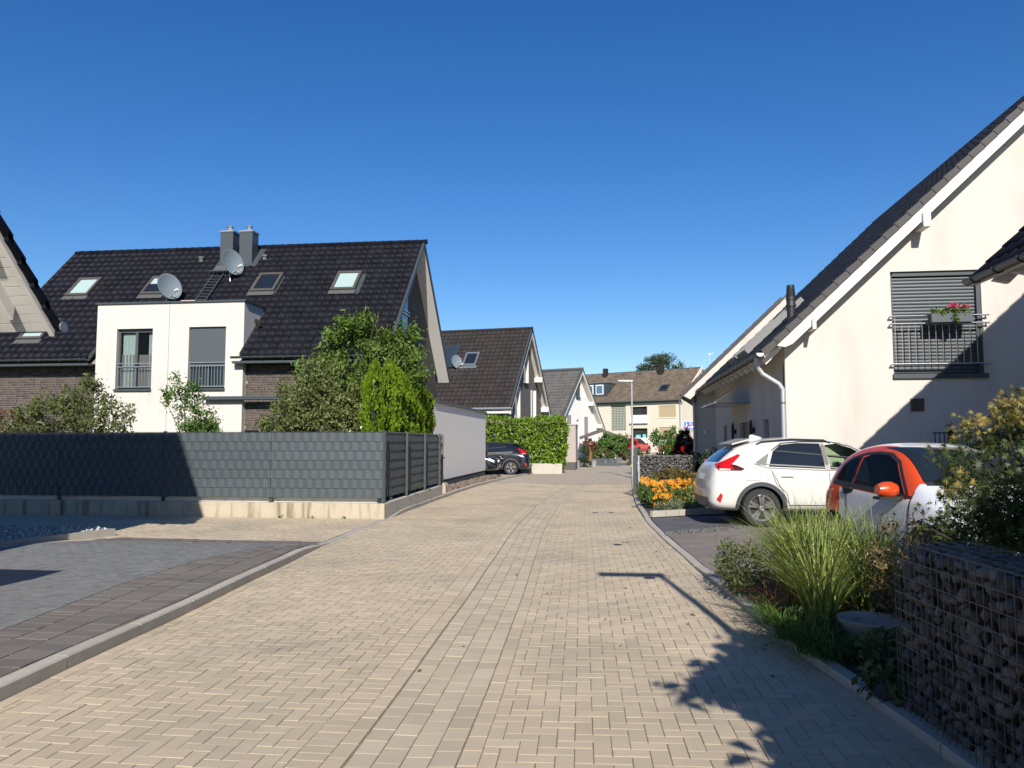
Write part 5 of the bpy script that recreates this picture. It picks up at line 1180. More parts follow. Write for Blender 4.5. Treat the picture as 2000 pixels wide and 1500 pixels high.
def suv(name, label, fr, paint, full=True, rearwin=True, plate='signwhite', sides=(-1, 1), group=None):
    t = thing(name, label, 'car', fr, group); WH = [(.94, .35), (3.61, .35)]
    front = [(2.22, 1.05), (2.20, 1.50), (2.42, 1.525), (2.70, 1.44), (3.06, 1.22), (3.12, 1.06)]
    rear = [(1.10, 1.10), (1.22, 1.38), (1.38, 1.50), (1.70, 1.535), (2.11, 1.525), (2.12, 1.06)]; quarter = [(.86, 1.17), (1.05, 1.11), (1.14, 1.35)]
    me, bvh = car_shell(fr, SUV, WH, .35, [front] if full else [], [paint])
    obj_from(me, 'body', t, fr)
    for s in sides:
        decal(bvh, fr, front, 'y', s, .002, 'front_window', M['pane'] if full else M['glassd'], t); decal(bvh, fr, rear, 'y', s, .004, 'rear_door_window', M['glassd'], t)
        decal(bvh, fr, quarter, 'y', s, .004, 'quarter_window', M['zincdark'] if full else M['glassd'], t)
        line_decal(bvh, fr, [(.84, 1.155), (1.06, 1.08), (2.16, 1.035), (3.2, 1.035)], .022, 'y', s, .007, 'window_trim', M['zincdark'], t)
        line_decal(bvh, fr, [(1.2, 1.40), (1.4, 1.53), (1.75, 1.56), (2.35, 1.555), (2.7, 1.47), (3.1, 1.23)], .02, 'y', s, .007, 'window_frame', M['plastic'], t)
        line_decal(bvh, fr, [(2.165, 1.04), (2.155, 1.53)], .085, 'y', s, .008, 'door_pillar', M['shuttergrey'] if full else M['plastic'], t)
        for pts in ([(1.12, 1.08), (1.16, .95), (1.22, .78), (1.40, .62), (1.45, .40)], [(2.18, 1.03), (2.20, .40)], [(3.18, 1.05), (3.2, .85), (3.14, .42)], [(1.45, .40), (3.14, .40)]): line_decal(bvh, fr, pts, .010, 'y', s, .004, 'door_gap', M['plastic'], t)
        for x in (1.42, 2.42):
            p = bvh.ray_cast(Vector((x, s * 3, .93)), Vector((0, -s, 0)))[0]; MB(fr).box(x - .11, x + .11, min(p.y, p.y + s * .035), max(p.y, p.y + s * .035), .915, .945).build('door_handle', paint, t, bevel=.008)
        ax = []
        for x, r in WH:
            pts = [(x + (r + .085) * math.cos(a), r + (r + .085) * math.sin(a)) for a in np.linspace(-.15, math.pi + .15, 26)]; line_decal(bvh, fr, pts, .075, 'y', s, .012, 'wheel_arch_trim', M['anthracite'], t)
        line_decal(bvh, fr, [(1.38, .33), (3.18, .33)], .12, 'y', s, .008, 'sill_trim', M['anthracite'], t)
        decal(bvh, fr, [(.14, 1.10), (.20, 1.03), (.60, 1.02), (.66, 1.06), (.50, 1.13), (.36, 1.15)], 'y', s, .008, 'tail_lamp_base', mat('dark_red_lens', (.06, .008, .008), .15), t)
        tl = decal(bvh, fr, [(.13, 1.11), (.20, 1.04), (.47, 1.04), (.42, 1.12), (.62, 1.30), (.58, 1.325)], 'y', s, .012, 'tail_lamp', M['lampred'], t)
        decal(bvh, fr, [(.22, 1.035), (.40, 1.03), (.40, 1.05), (.22, 1.055)], 'y', s, .016, 'reverse_lamp', M['lampclear'], t)
        decal(bvh, fr, [(.13, .50), (.20, .44), (.24, .58), (.20, .62)], 'y', s, .01, 'bumper_reflector', M['lampred'], t)
        decal(bvh, fr, [(.64, .98), (.67, .85), (.92, .85), (.94, .98)], 'y', s, .0025, 'fuel_flap', paint, t) if s < 0 else None
        line_decal(bvh, fr, [(.64, .98), (.67, .85), (.92, .85), (.94, .98), (.64, .98)], .008, 'y', s, .005, 'flap_gap', M['zinc'], t) if s < 0 else None
        rp = [Vector((x, s * .56, bvh.ray_cast(Vector((x, s * .56, 4)), Vector((0, 0, -1)))[0].z + d)) for x, d in ((.95, .0), (1.05, .045), (1.6, .05), (2.2, .045), (2.32, 0))]
        MB(fr).tube(rp, .018, 6).build('roof_rail', M['plastic'], t, smooth=True)
        mp = bvh.ray_cast(Vector((3.0, s * 3, 1.08)), Vector((0, -s, 0)))[0]
        mr = MB(fr); mr.lathe((3.0, mp.y + s * .14, 1.10), [(.001, -.12), (.06, -.10), (.085, -.02), (.085, .04), (.05, .10), (.001, .115)], 14, 'y'); mr.bar((3.03, mp.y - s * .02, 1.04), (3.02, mp.y + s * .08, 1.06), .05); mr.build('mirror', paint, t, smooth=True)
        decal(bvh, fr, [(4.05, .80), (4.40, .66), (4.40, .76), (4.10, .90)], 'y', s, .008, 'headlamp', M['lampclear'], t)
        for x, r in WH: wheel(t, fr, x, s, r)
    decal(bvh, fr, [(-.58, 1.18), (.58, 1.18), (.50, 1.42), (-.50, 1.42)], 'x', -1, .006, 'rear_window', M['glassd'], t)
    decal(bvh, fr, [(-.26, .84), (.26, .84), (.26, .95), (-.26, .95)], 'x', -1, .012, 'number_plate', M[plate], t)
    decal(bvh, fr, [(-.70, .36), (.70, .36), (.60, .52), (-.60, .52)], 'x', -1, .008, 'bumper_insert', M['anthracite'], t)
    decal(bvh, fr, [(-.62, 1.12), (.62, 1.12), (.54, 1.55), (-.54, 1.55)], 'x', 1, .005, 'windscreen', M['glassd'], t)
    sp = MB(fr); sp.prism([(.50, -.56, 1.50), (.50, .56, 1.50), (.86, .58, 1.60), (.86, -.58, 1.60)], (0, 0, .025)); sp.build('spoiler', paint, t)
    fn = MB(fr); fn.prism([(.95, -.02, 1.58), (1.22, -.02, 1.63), (1.16, -.02, 1.66), (1.02, -.02, 1.70), (.98, -.02, 1.69)], (0, .04, 0)); fn.build('antenna_fin', paint, t)
    return t
suv('white_suv', 'white crossover parked with its rear to the road', frame((1.80, 15.92, .026), R(5)) @ Matrix.Scale(1.03, 4), M['paintwhite'], sides=(-1, 1))
suv('black_suv', 'black crossover parked in front of the laurel hedge', frame((-3.93, 38.95, .0), R(180)), M['paintblack'], False)
suv('parked_black_car', 'black car, only its nose showing beyond the white garage', frame((-9.72, 36.45, .0), R(0)), M['paintblack'], False)
suv('red_car', 'red car parked before the flats, left of the small tree', frame((1.7, 77.0, gs(76)), R(65)), M['paintred'], False)
suv('red_car', 'red car mostly hidden behind the dark shrub under the sign', frame((8.9, 74, gs(74)), R(150)), M['paintred'], False)

SM = [(0, .42, .66, .80, .60, .50), (.06, .30, .78, 1.0, .73, .62), (.18, .23, .88, 1.22, .80, .67), (.38, .2, .95, 1.42, .83, .64), (.72, .2, .94, 1.525, .83, .61), (1.15, .2, .91, 1.55, .83, .60), (1.55, .2, .88, 1.50, .83, .62), (1.85, .2, .86, 1.29, .83, .67), (2.08, .2, .84, 1.04, .82, .71), (2.32, .21, .83, .94, .79, .66), (2.54, .25, .70, .80, .70, .57), (2.66, .34, .54, .62, .58, .46), (2.69, .42, .5, .55, .48, .38)]
def small_car(label, fr):
    t = thing('small_two_seater', label, 'car', fr); WH = [(.40, .29), (2.25, .29)]
    door = [(.84, .985), (.86, 1.34), (1.05, 1.395), (1.36, 1.385), (1.56, 1.29), (1.86, .935)]; qt = [(.40, 1.05), (.48, 1.22), (.62, 1.31), (.78, 1.355), (.78, .99)]
    def po(c, n):
        if c.z > 1.44 and abs(c.y) < .47: return 0
        if c.x > 2.0 and c.z < 1.06: return 0
        if c.z < .985 - .055 * c.x and c.x > .55: return 0
        return 1
    me, bvh = car_shell(fr, SM, WH, .29, [door, qt], [M['paintsilver'], M['paintorange']], po, lv=4)
    obj_from(me, 'body', t, fr)
    for s in (-1, 1):
        decal(bvh, fr, door, 'y', s, .002, 'door_window', M['windscreen'], t); decal(bvh, fr, qt, 'y', s, .002, 'quarter_window', M['windscreen'], t)
        for pts in ([(.36, 1.03), (.47, 1.235), (.62, 1.33), (.9, 1.395), (1.15, 1.41), (1.40, 1.395), (1.60, 1.30), (1.93, .915)], [(.35, 1.01), (.8, .975), (2.0, .905)]): line_decal(bvh, fr, pts, .035, 'y', s, .005, 'window_seal', M['plastic'], t)
        line_decal(bvh, fr, [(.81, .98), (.81, 1.37)], .05, 'y', s, .006, 'door_pillar', M['plastic'], t)
        for pts in ([(.72, .93), (.70, .6), (.76, .33)], [(2.0, .97), (1.96, .55), (1.90, .33)], [(.76, .33), (1.90, .33)]): line_decal(bvh, fr, pts, .011, 'y', s, .004, 'door_gap', M['plastic'], t)
        decal(bvh, fr, [(.62, .96), (.66, .86), (.86, .90), (.88, .96)], 'y', s, .006, 'door_handle_recess', M['plastic'], t)
        p = bvh.ray_cast(Vector((.75, s * 3, .93)), Vector((0, -s, 0)))[0]; MB(fr).box(.68, .86, min(p.y, p.y + s * .04), max(p.y, p.y + s * .04), .935, .96).build('door_handle', M['plastic'], t, bevel=.008)
        decal(bvh, fr, [(.10, .62), (.20, .62), (.24, .88), (.14, .90)], 'y', s, .008, 'tail_lamp', M['lampred'], t)
        decal(bvh, fr, [(2.22, .70), (2.48, .62), (2.50, .72), (2.30, .82)], 'y', s, .008, 'headlamp', M['lampclear'], t)
        mp = bvh.ray_cast(Vector((1.80, s * 3, .95)), Vector((0, -s, 0)))[0]
        mr = MB(fr); mr.lathe((1.80, mp.y + s * .17, .985), [(.001, -.14), (.062, -.128), (.095, -.045), (.098, .035), (.075, .10), (.03, .132), (.001, .137)], 18, 'y'); mi = mr.build('mirror', M['paintorange'], t, smooth=True)
        mb = MB(fr); mb.prism([(1.74, mp.y + s * .02, .875), (1.87, mp.y + s * .02, .875), (1.87, mp.y + s * .02, .91), (1.74, mp.y + s * .02, .91)], (0, s * .30, 0)); mb.build('mirror_foot', M['plastic'], mi)
        for x, r in WH: wheel(t, fr, x, s, r, .19, .83)
        sb = MB(fr); sb.box(1.0, 1.12, s * .34 - .22, s * .34 + .22, .95, 1.2); sb.box(1.0, 1.10, s * .34 - .12, s * .34 + .12, 1.2, 1.36); sb.build('seat', M['plastic'], t, bevel=.03)
    decal(bvh, fr, [(-.62, 1.08), (.62, 1.08), (.53, 1.47), (-.53, 1.47)], 'x', 1, .012, 'windscreen', M['glassd'], t, rings=14)
    line_decal(bvh, fr, [(-.62, 1.07), (.62, 1.07)], .05, 'x', 1, .008, 'wiper_cowl', M['plastic'], t)
    decal(bvh, fr, [(-.52, 1.06), (.52, 1.06), (.46, 1.40), (-.46, 1.40)], 'x', -1, .005, 'rear_window', M['glassd'], t)
    decal(bvh, fr, [(-.40, .42), (.40, .42), (.34, .56), (-.34, .56)], 'x', 1, .006, 'grille', M['plastic'], t)
    return t
small_car('small white two-seater with orange cabin frame and orange mirror', frame((3.78, 11.86, .035), R(-75)) @ Matrix.Scale(1.03, 4))

# ================================================================== gabions
def gabion(name, label, o, ang, length, h, depth, sz, m, nparts, seed, ends=True, mesh=.1, flat=1.0):
    fr = frame(o, ang); t = thing(name, label, 'gabion', fr); rng = np.random.default_rng(seed); pos = []
    nx, nz, ny = int(length / sz), int(h / sz), max(1, int(depth / sz))
    for i in range(nx):
        for k in range(nz):
            for j in range(ny):
                if j > 0 and k < nz - 1 and not (i in (0, nx - 1)): continue
                pos.append(((i + .5) * sz + rng.normal(0, sz * .25) + (k % 2) * sz * .5, .02 + (j + .5) * sz * .9 + rng.normal(0, sz * .1), (k + .5) * h / nz + rng.normal(0, sz * .22)))
    pos.sort(key=lambda p: (p[1] > sz, ((fr @ Vector(p)) - cam.location).length if visible(*(fr @ Vector(p))) else 99))
    var = [npmesh('stone', *stone_arrays(rng, (.62 * sz * flat, .52 * sz, .62 * sz)), [m]) for _ in range(14)]; Vs = []; Fs = []
    for c, p in enumerate(pos):
        s = rng.uniform(.75, 1.25)
        if c < nparts: obj_from(var[c % 14], 'stone', t, fr @ Matrix.Translation(p) @ Quaternion(rng.normal(size=4)).normalized().to_matrix().to_4x4() @ Matrix.Diagonal((s * rng.uniform(.6, 1.5), s * rng.uniform(.7, 1.1), s * rng.uniform(.6, 1.3), 1)))
        else: V, F = stone_arrays(rng, (.62 * sz * s * flat, .52 * sz * s, .62 * sz * s)); Fs.append(F + 12 * len(Vs)); Vs.append(V + np.array(p))
    if Vs: obj_from(npmesh('stone_fill', np.concatenate(Vs), np.concatenate(Fs), [m]), 'stone_fill', t, fr, kind='stuff')
    MB(fr).box(.03, length - .03, .09, depth - .05, .0, h - .06).build('rubble_core', M['soil'], t)
    w = MB(fr); r = .002
    for yy in (-.015, depth + .01):
        for i in range(int(length / mesh * 1.6) + 1): w.bar((i * mesh / 1.6, yy, 0), (i * mesh / 1.6, yy, h + .01), 2 * r)
        for k in range(int(h / mesh) + 1): w.bar((0, yy - .004, k * mesh), (length, yy - .004, k * mesh), 2 * r)
    for i in range(int(length / mesh) + 1): w.bar((i * mesh, -.015, h + .01), (i * mesh, depth + .01, h + .01), 2 * r)
    for j in range(int(depth / mesh) + 1):
        w.bar((0, j * mesh, h + .014), (length, j * mesh, h + .014), 2 * r); w.bar((0, j * mesh, 0), (0, j * mesh, h), 2 * r); w.bar((length, j * mesh, 0), (length, j * mesh, h), 2 * r)
    w.build('wire_mesh', M['wire'], t); return t
# local x runs along the wall, +y into it; near one runs back towards the camera, face to the road
gabion('gabion_wall', 'tall stone-filled wire gabion in shade at the right edge', (1.72, 4.97, .03), R(-85), 3.0, .98, .46, .066, M['stone'], 300, 61)
gabion('gabion_wall', 'dark basalt gabion behind the orange flowers', (.92, 24.6, .0), 0, 1.75, 1.20, .3, .07, M['stonedark'], 0, 62, mesh=.2, flat=1.5)
gabion('gabion_wall', 'low grey gabion beyond the small tree', (2.3, 38.2, .0), 0, 2.4, 1.1, .4, .1, mat('grey_gabion_stone', (.26, .25, .235), .85, na=.25, ns=9, ra=.45), 0, 63, mesh=.2, flat=1.4)
gp = thing('steel_post_screen', 'dark steel gate posts at the end of the basalt gabion', 'post', frame((.8, 23.6, 0)))
for x, y, w, m in ((.70, 23.5, .10, 'anthracite'), (.86, 23.6, .035, 'galv'), (.79, 24.1, .06, 'anthracite')): MB().box(x, x + w, y, y + .07, 0, 1.22).build('post', M[m], gp)
MB().lathe((.66, 23.5, .92), [(.001, -.03), (.03, -.02), (.03, .02), (.001, .03)], 8).build('yellow_knob', mat('yellow_plastic', (.6, .5, .03), .5), gp)

# ================================================================== hedges, shrubs, trees
def hedge_box(name, label, x0, x1, y0, y1, z0, z1, n, size, m, seed, rz=0.0, cat='hedge'):
    t = thing(name, label, cat, frame(((x0 + x1) / 2, (y0 + y1) / 2, 0))); rng = np.random.default_rng(seed)
    P = np.c_[rng.uniform(x0, x1, n), rng.uniform(y0, y1, n), rng.uniform(z0, z1, n)]; f = rng.integers(0, 10, n); O = np.zeros((n, 3))
    for k, (ax, v, s) in enumerate(((1, y0, -1), (1, y0, -1), (1, y0, -1), (1, y0, -1), (1, y0, -1), (2, z1, 1), (2, z1, 1), (0, x1, 1), (0, x1, 1), (0, x0, -1))):
        q = f == k; P[q, ax] = v; O[q, ax] = s
    wob = .10 * np.sin(P[:, 0] * 2.3) * np.cos(P[:, 2] * 3.1) + .06 * np.sin(P[:, 0] * 7 + P[:, 2] * 5)
    P += O * wob[:, None] + rng.normal(size=(n, 3)) * .07; A = rng.normal(size=(n, 3)) * .6 + O * .4 + np.array([0, 0, .45])
    V, F = leaf_arrays(P, A, size, .42, rng, .2, nrm=O + np.array([0, 0, .4])); inv = np.array(world_of(t).inverted()); V = V @ inv[:3, :3].T + inv[:3, 3]
    obj_from(npmesh('foliage', V, F, [m]), 'foliage', t, world_of(t))
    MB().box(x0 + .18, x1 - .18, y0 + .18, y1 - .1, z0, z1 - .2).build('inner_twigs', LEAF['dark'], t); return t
lw = MB(); lw.box(-6.6, -2.45, 40.2, 40.4, -.1, .52); lw.build('low_concrete_wall', M['concrete2'], None, label='low concrete wall under the laurel hedge', cat='wall')
hedge_box('laurel_hedge', 'glossy bright green laurel hedge behind the black crossover', -8.5, -2.4, 40.35, 42.2, .4, 2.86, 9500, .16, LEAF['laurel'], 71)
tb = thing('taupe_garage', 'taupe rendered garage end beyond the laurel hedge', 'garage', frame((-2.3, 47, 0)))
MB().box(-3.2, -1.97, 45.6, 48.5, .45, 2.62).build('wall', M['taupe'], tb); MB().box(-3.18, -1.99, 45.62, 48.48, -.1, .46).build('plinth', M['plinth'], tb); MB().box(-3.24, -1.93, 45.56, 48.54, 2.62, 2.7).build('roof_edge', M['taupe'], tb)

def shrub(name, label, blobs, n, size, m, seed, base=None, tops=None, r0=.04, cat='shrub', clump=.22, aspect=.45, shell=.4, grp=None, bias=(0, 0, .1), up=1.0, **k):
    c = base or (blobs[0][0], blobs[0][1], 0); t = thing(name, label, cat, frame(c), grp)
    foliage('crown', t, blobs, n, size, m, aspect, clump, shell, bias, seed=seed, up=up, **k)
    tops = tops or [(b[0] + random.Random(seed + i).uniform(-.5, .5) * b[3], b[1], b[2] + .3 * b[5]) for i, b in enumerate(blobs)]
    limbs(t, c, tops, r0, seed=seed); return t
# behind the fence
t = thing('cherry_tree', 'tall cherry tree with drooping leaves behind the fence corner', 'tree', frame((-7.0, 20.3, 0)))
CB = [(-6.9, 20.3, 3.9, 1.25, 1.0, 1.0), (-6.75, 20.2, 4.75, .55, .5, .5), (-5.75, 20.2, 3.9, .65, .6, .75), (-5.5, 20.3, 4.45, .35, .35, .35), (-7.9, 20.2, 3.4, .75, .7, .65), (-6.6, 20.1, 3.0, 1.3, .9, .8), (-5.3, 20.2, 3.35, .45, .5, .4), (-7.3, 20.3, 4.3, .5, .5, .4)]
foliage('crown', t, CB, 12000, .135, LEAF['cherry'], .40, .24, .35, (0, 0, -.75), out=.55, seed=81)
rr = random.Random(3); tw = []
for b in CB:
    for i in range(3): a = rr.uniform(0, 6.28); tw.append((b[0] + math.cos(a) * b[3] * .95, b[1] + math.sin(a) * b[4] * .6, b[2] + b[5] * rr.uniform(.2, 1.05)))
limbs(t, (-7.0, 20.3, 0), tw, .09, seed=4, fork=.45)
for i, (x, y, z) in enumerate(tw):
    if i % 2 == 0: pass
shrub('apple_tree', 'pale olive-leaved fruit tree left of the cherry tree', [(-7.75, 18.6, 2.55, .75, .7, .85), (-7.1, 18.5, 2.5, .85, .7, .9), (-8.35, 18.6, 1.95, .55, .6, .4), (-7.35, 18.6, 3.3, .55, .5, .45), (-6.5, 18.4, 2.3, .5, .6, .6), (-6.9, 18.4, 2.0, .9, .6, .45), (-7.9, 18.6, 2.0, .55, .6, .4)], 12000, .095, LEAF['apple'], 82, base=(-7.8, 18.6, 0), r0=.06, cat='tree', clump=.17, bias=(0, 0, -.1), up=0)
shrub('garden_shrub', 'wide olive-green shrub before the brick wall at left', [(-14.3, 18.3, 2.25, .95, .7, .75), (-13.4, 18.3, 2.45, .7, .6, .85), (-13.2, 18.3, 3.1, .25, .25, .35), (-12.6, 18.3, 2.1, .5, .5, .65), (-15.2, 18.4, 2.0, .7, .6, .5)], 8500, .085, LEAF['shrub'], 83, cat='shrub', clump=.16, bias=(0, 0, .35), up=0)
shrub('young_tree', 'slim green young tree before the white bay', [(-10.45, 18.3, 2.3, .55, .5, .6), (-10.6, 18.3, 2.9, .38, .35, .35), (-10.2, 18.3, 1.9, .62, .5, .35), (-11.2, 18.3, 2.75, .2, .2, .2), (-10.95, 18.3, 3.2, .12, .12, .2)], 3300, .085, LEAF['light'], 84, cat='tree', clump=.14, bias=(0, 0, -.1), up=0)
shrub('red_leaved_shrub', 'dark red shrub behind the fence at far left', [(-15.9, 18.6, 2.0, .5, .4, .5)], 900, .09, LEAF['red'], 85, clump=.15)
# clipped conifers at the fence corner
TH = [(-5.46, 17.5, 3.56, .27), (-5.26, 17.95, 3.60, .27), (-5.27, 18.6, 3.50, .27), (-5.32, 19.4, 3.42, .29), (-5.36, 20.2, 3.50, .29), (-5.39, 21.0, 3.44, .29), (-5.42, 21.7, 3.40, .29), (-5.44, 22.3, 3.25, .27)]
for i, (x, y, zt, r) in enumerate(TH):
    t = thing('thuja', 'bright green columnar thuja, %s in the row along the side fence' % ('first', 'second', 'third', 'fourth', 'fifth', 'sixth', 'seventh', 'eighth')[i], 'conifer', frame((x, y, 0)), 'thujas along the side fence'); rng = np.random.default_rng(90 + i); n = 6500
    h = rng.uniform(.0, 1, n) ** .9; z = .4 + (zt - .4) * h; rad = r * np.minimum(1, (1.01 - h) * 5.5) ** .8 * (1 + .10 * np.sin(z * 9 + i)); a = rng.uniform(0, 2 * math.pi, n)
    a = a + .35 * np.sin(a * 5 + i); rq = rad * rng.uniform(.72, 1.08, n) * (1 + .16 * np.cos(a * 5 + z * 1.3)); C = np.c_[x + rq * np.cos(a), y + rq * np.sin(a), z]
    A = np.c_[np.cos(a) * .45, np.sin(a) * .45, np.ones(n)] + rng.normal(size=(n, 3)) * .28; V, F = leaf_arrays(C, A, .085, .55, rng, .1, nrm=np.c_[np.cos(a), np.sin(a), np.zeros(n)])
    obj_from(npmesh('crown', V - np.array([x, y, 0]), F, [LEAF['thuja']]), 'crown', t, world_of(t))
    MB().lathe((x, y, 0), [(.05, 0), (.05, .4), (r * .4, .45), (r * .45, zt * .6), (r * .3, zt - .5), (.02, zt - .3)], 10).build('trunk', LEAF['dark'], t)
# planting by the white gable house
shrub('photinia_shrub', 'large round green shrub before the white gable house', [(.35, 55, 1.55, .95, .8, .85), (-.2, 55.2, 1.2, .7, .7, .7)], 4200, .19, LEAF['light'], 101, clump=.25)
shrub('red_shrub', 'reddish photinia left of the round green shrub', [(-1.35, 56, 1.25, .75, .6, .55), (-.75, 55.6, 1.05, .4, .4, .4)], 4200, .14, LEAF['red'], 102, clump=.2)
shrub('red_shrub', 'reddish photinia right of the round green shrub beside the lamp', [(1.4, 56, 1.4, .5, .5, .8), (.95, 54.8, .7, .35, .3, .35)], 1500, .13, LEAF['red'], 103, clump=.2)
shrub('potted_conifer', 'dark blue-green conifer bush in front of the picket fence', [(-1.62, 50.5, .80, .46, .4, .72), (-1.6, 50.5, .4, .5, .4, .4)], 4200, .11, LEAF['pine'], 104, clump=.12, aspect=.2, bias=(0, 0, .9))
shrub('low_shrub', 'mixed low greenery behind the little grey picket fence', [(-.6, 54.5, .75, .9, .5, .45), (1.6, 54.8, .6, .8, .5, .5)], 5200, .13, LEAF['shrub'], 105, clump=.18)
pf = thing('picket_fence', 'low grey picket fence before the shrubs of the white house', 'fence', frame((-.4, 53, .05)))
for i in range(26):
    x = -1.35 + i * .085; MB().prism([(x, 53.2, .03), (x + .055, 53.2, .03), (x + .055, 53.2, .50), (x + .027, 53.2, .55), (x, 53.2, .50)], (0, .02, 0)).build('picket', M['fence'], pf)
mb = MB(); mb.box(-1.4, .9, 53.22, 53.25, .15, .2); mb.box(-1.4, .9, 53.22, 53.25, .4, .45); mb.build('rail', M['fence'], pf)
hut = thing('garden_hut', 'small garden hut with dark pitched roof behind the shrubs', 'hut', frame((-.7, 58, .1)))
MB().box(-1.7, .5, 58, 59.5, 0, 1.9).build('wall', M['white'], hut); mb = MB()
for s in (-1, 1): mb.prism([(-.6, 57.6, 2.65), (-.6 + s * 1.6, 57.6, 2.05), (-.6 + s * 1.6, 57.6, 1.85), (-.6, 57.6, 2.4)], (0, 2.2, 0))
mb.build('roof', M['framewood'], hut); MB().box(-.5, .0, 57.97, 58.0, 1.1, 1.8).build('window', M['glassd'], hut)
for i, (x, y, lb) in enumerate(((-2.05, 49.2, 'pale zinc pot left of the conifer bush'), (-1.0, 50.0, 'pale zinc pot right of the conifer bush'))):
    MB().lathe((x, y, .02), [(.001, 0), (.14, 0), (.19, .45), (.20, .46), (.17, .44), (.001, .40)], 14).build('plant_pot', M['galv'], None, label=lb, cat='plant pot', smooth=True)
MB().tube([(-1.25, 50.3, .4), (-1.22, 50.3, .9), (-1.3, 50.3, 1.35)], [.12, .10, .03], 8).build('dried_plume', LEAF['dry'], None, label='dry tan plume grass beside the conifer bush', cat='plant')
# pine behind the flats, small trees, roses
t = thing('pine_tree', 'dark pine rising behind the roof of the flats', 'tree', frame((7.2, 110, .6)))
foliage('crown', t, [(7.0, 110, 12.6, 2.3, 2, 1.5), (6.0, 110, 11.9, 1.8, 1.6, 1.2), (9.4, 110, 12.0, 1.1, 1.1, 1.0), (7.3, 110, 13.4, 1.2, 1.1, .9), (4.6, 110, 11.2, 1.2, 1.2, .9), (11.0, 110, 11.4, .9, .9, .7)], 5200, .36, LEAF['pine'], .28, .5, .35, (0, 0, .8), seed=111)
limbs(t, (7.2, 110, .6), [(7, 110, 13), (6, 110, 12), (9.4, 110, 12)], .3, fork=.7)
shrub('small_tree', 'small broad-leaved tree beside the low grey gabion', [(2.55, 37.5, 1.75, .55, .5, .5), (2.95, 37.4, 1.45, .45, .4, .45), (2.2, 37.5, 1.9, .35, .3, .3), (3.2, 37.5, 2.0, .35, .3, .3)], 2200, .12, LEAF['light'], 112, base=(3.0, 37.4, 0), r0=.07, cat='tree', clump=.16)
shrub('dark_small_tree', 'very dark leaved little tree right of the small broad-leaved tree', [(3.55, 37.0, 1.75, .4, .4, .55), (3.4, 37.0, 1.25, .35, .3, .3), (3.85, 37, 1.4, .35, .3, .4)], 2000, .12, LEAF['dark'], 113, base=(3.3, 37.2, 0), r0=.06, cat='tree', clump=.14)
rb = shrub('rose_bush', 'rose bush with pink blooms behind the white crossover', [(2.85, 21.6, .9, .38, .35, .55), (3.2, 21.8, 1.2, .25, .25, .35), (2.6, 21.5, .6, .3, .3, .3)], 1700, .06, LEAF['light'], 114, clump=.12)
for i, (x, y, z) in enumerate(((2.55, 21.15, 1.13), (2.92, 21.15, 1.22), (2.7, 21.1, .95))): MB().lathe((x, y, z), [(.001, -.03), (.035, -.02), (.045, .01), (.03, .035), (.001, .03)], 10).build('rose_bloom', M['pink'], rb, smooth=True)
# dark hedge between gabion and roses, slate screen in the distance
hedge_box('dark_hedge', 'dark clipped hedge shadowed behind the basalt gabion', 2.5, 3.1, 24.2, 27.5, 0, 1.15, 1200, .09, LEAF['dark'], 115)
MB().box(1.10, 1.42, 40.5, 40.6, .0, 1.35).build('slate_screen', M['anthracite'], None, label='dark upright screen panel by the street lamp', cat='screen')

# ---- orange flower bed
fbed = thing('flower_bed', 'mass of orange coneflowers with brown sedum between gabion and parking bay', 'flower bed', frame((1.5, 19, 0)))
foliage('leaves', fbed, [(1.35, 19.6, .28, .65, 1.5, .26), (1.9, 18.9, .26, .6, .9, .26), (1.15, 21.2, .35, .4, 1.2, .3)], 9500, .10, LEAF['flowerleaf'], .3, .12, .2, (0, 0, .8), seed=121, kind='stuff')
foliage('sedum', fbed, [(1.75, 21.6, .62, .6, .8, .3), (2.2, 20.6, .58, .5, .7, .28)], 4200, .05, LEAF['sedum'], .8, .08, .55, (0, 0, .4), seed=122, up=1, kind='stuff')
foliage('silver_leaves', fbed, [(1.35, 17.75, .16, .45, .4, .12), (1.75, 17.95, .14, .3, .3, .12)], 1600, .09, LEAF['silver'], .25, .09, .2, (0, 0, .6), seed=123, kind='stuff')
rng = np.random.default_rng(124); V = []; F = []; MI = []
def bloom(c, r):
    nrm = Vector((rng.normal(0, .35), -.75 + rng.normal(0, .3), .75)).normalized(); q = nrm.to_track_quat('Z', 'Y').to_matrix(); o = len(V); k = 9
    for i in range(k):
        a = 2 * math.pi * i / k; V.extend([Vector(c) + q @ Vector((.25 * r * math.cos(a), .25 * r * math.sin(a), 0)), Vector(c) + q @ Vector((r * math.cos(a - .26), r * math.sin(a - .26), -.12 * r)), Vector(c) + q @ Vector((r * math.cos(a + .26), r * math.sin(a + .26), -.12 * r))])
        F.append((o + 3 * i, o + 3 * i + 1, o + 3 * i + 2)); MI.append(0)
    for i in range(6):
        a = i * math.pi / 3; b = a + math.pi / 3; o2 = len(V); V.extend([Vector(c) + q @ Vector((0, 0, .35 * r)), Vector(c) + q @ Vector((.3 * r * math.cos(a), .3 * r * math.sin(a), .08 * r)), Vector(c) + q @ Vector((.3 * r * math.cos(b), .3 * r * math.sin(b), .08 * r))]); F.append((o2, o2 + 1, o2 + 2)); MI.append(1)
for i in range(330):
    u = rng.random()
    if u < .33: x, y = rng.uniform(.85, 1.4), rng.uniform(19.8, 22.6); z = .50 + .10 * rng.random() + .06 * (y - 19.8) / 2.8
    else: x = rng.uniform(1.0, 2.35); y = 17.9 + (x - .8) * .55 + rng.random() ** 1.3 * 2.2; z = .28 + .32 * min(1, (y - 17.9 - (x - .8) * .55) / 1.2) + rng.normal(0, .05)
    bloom((x, y, z), rng.uniform(.030, .048))
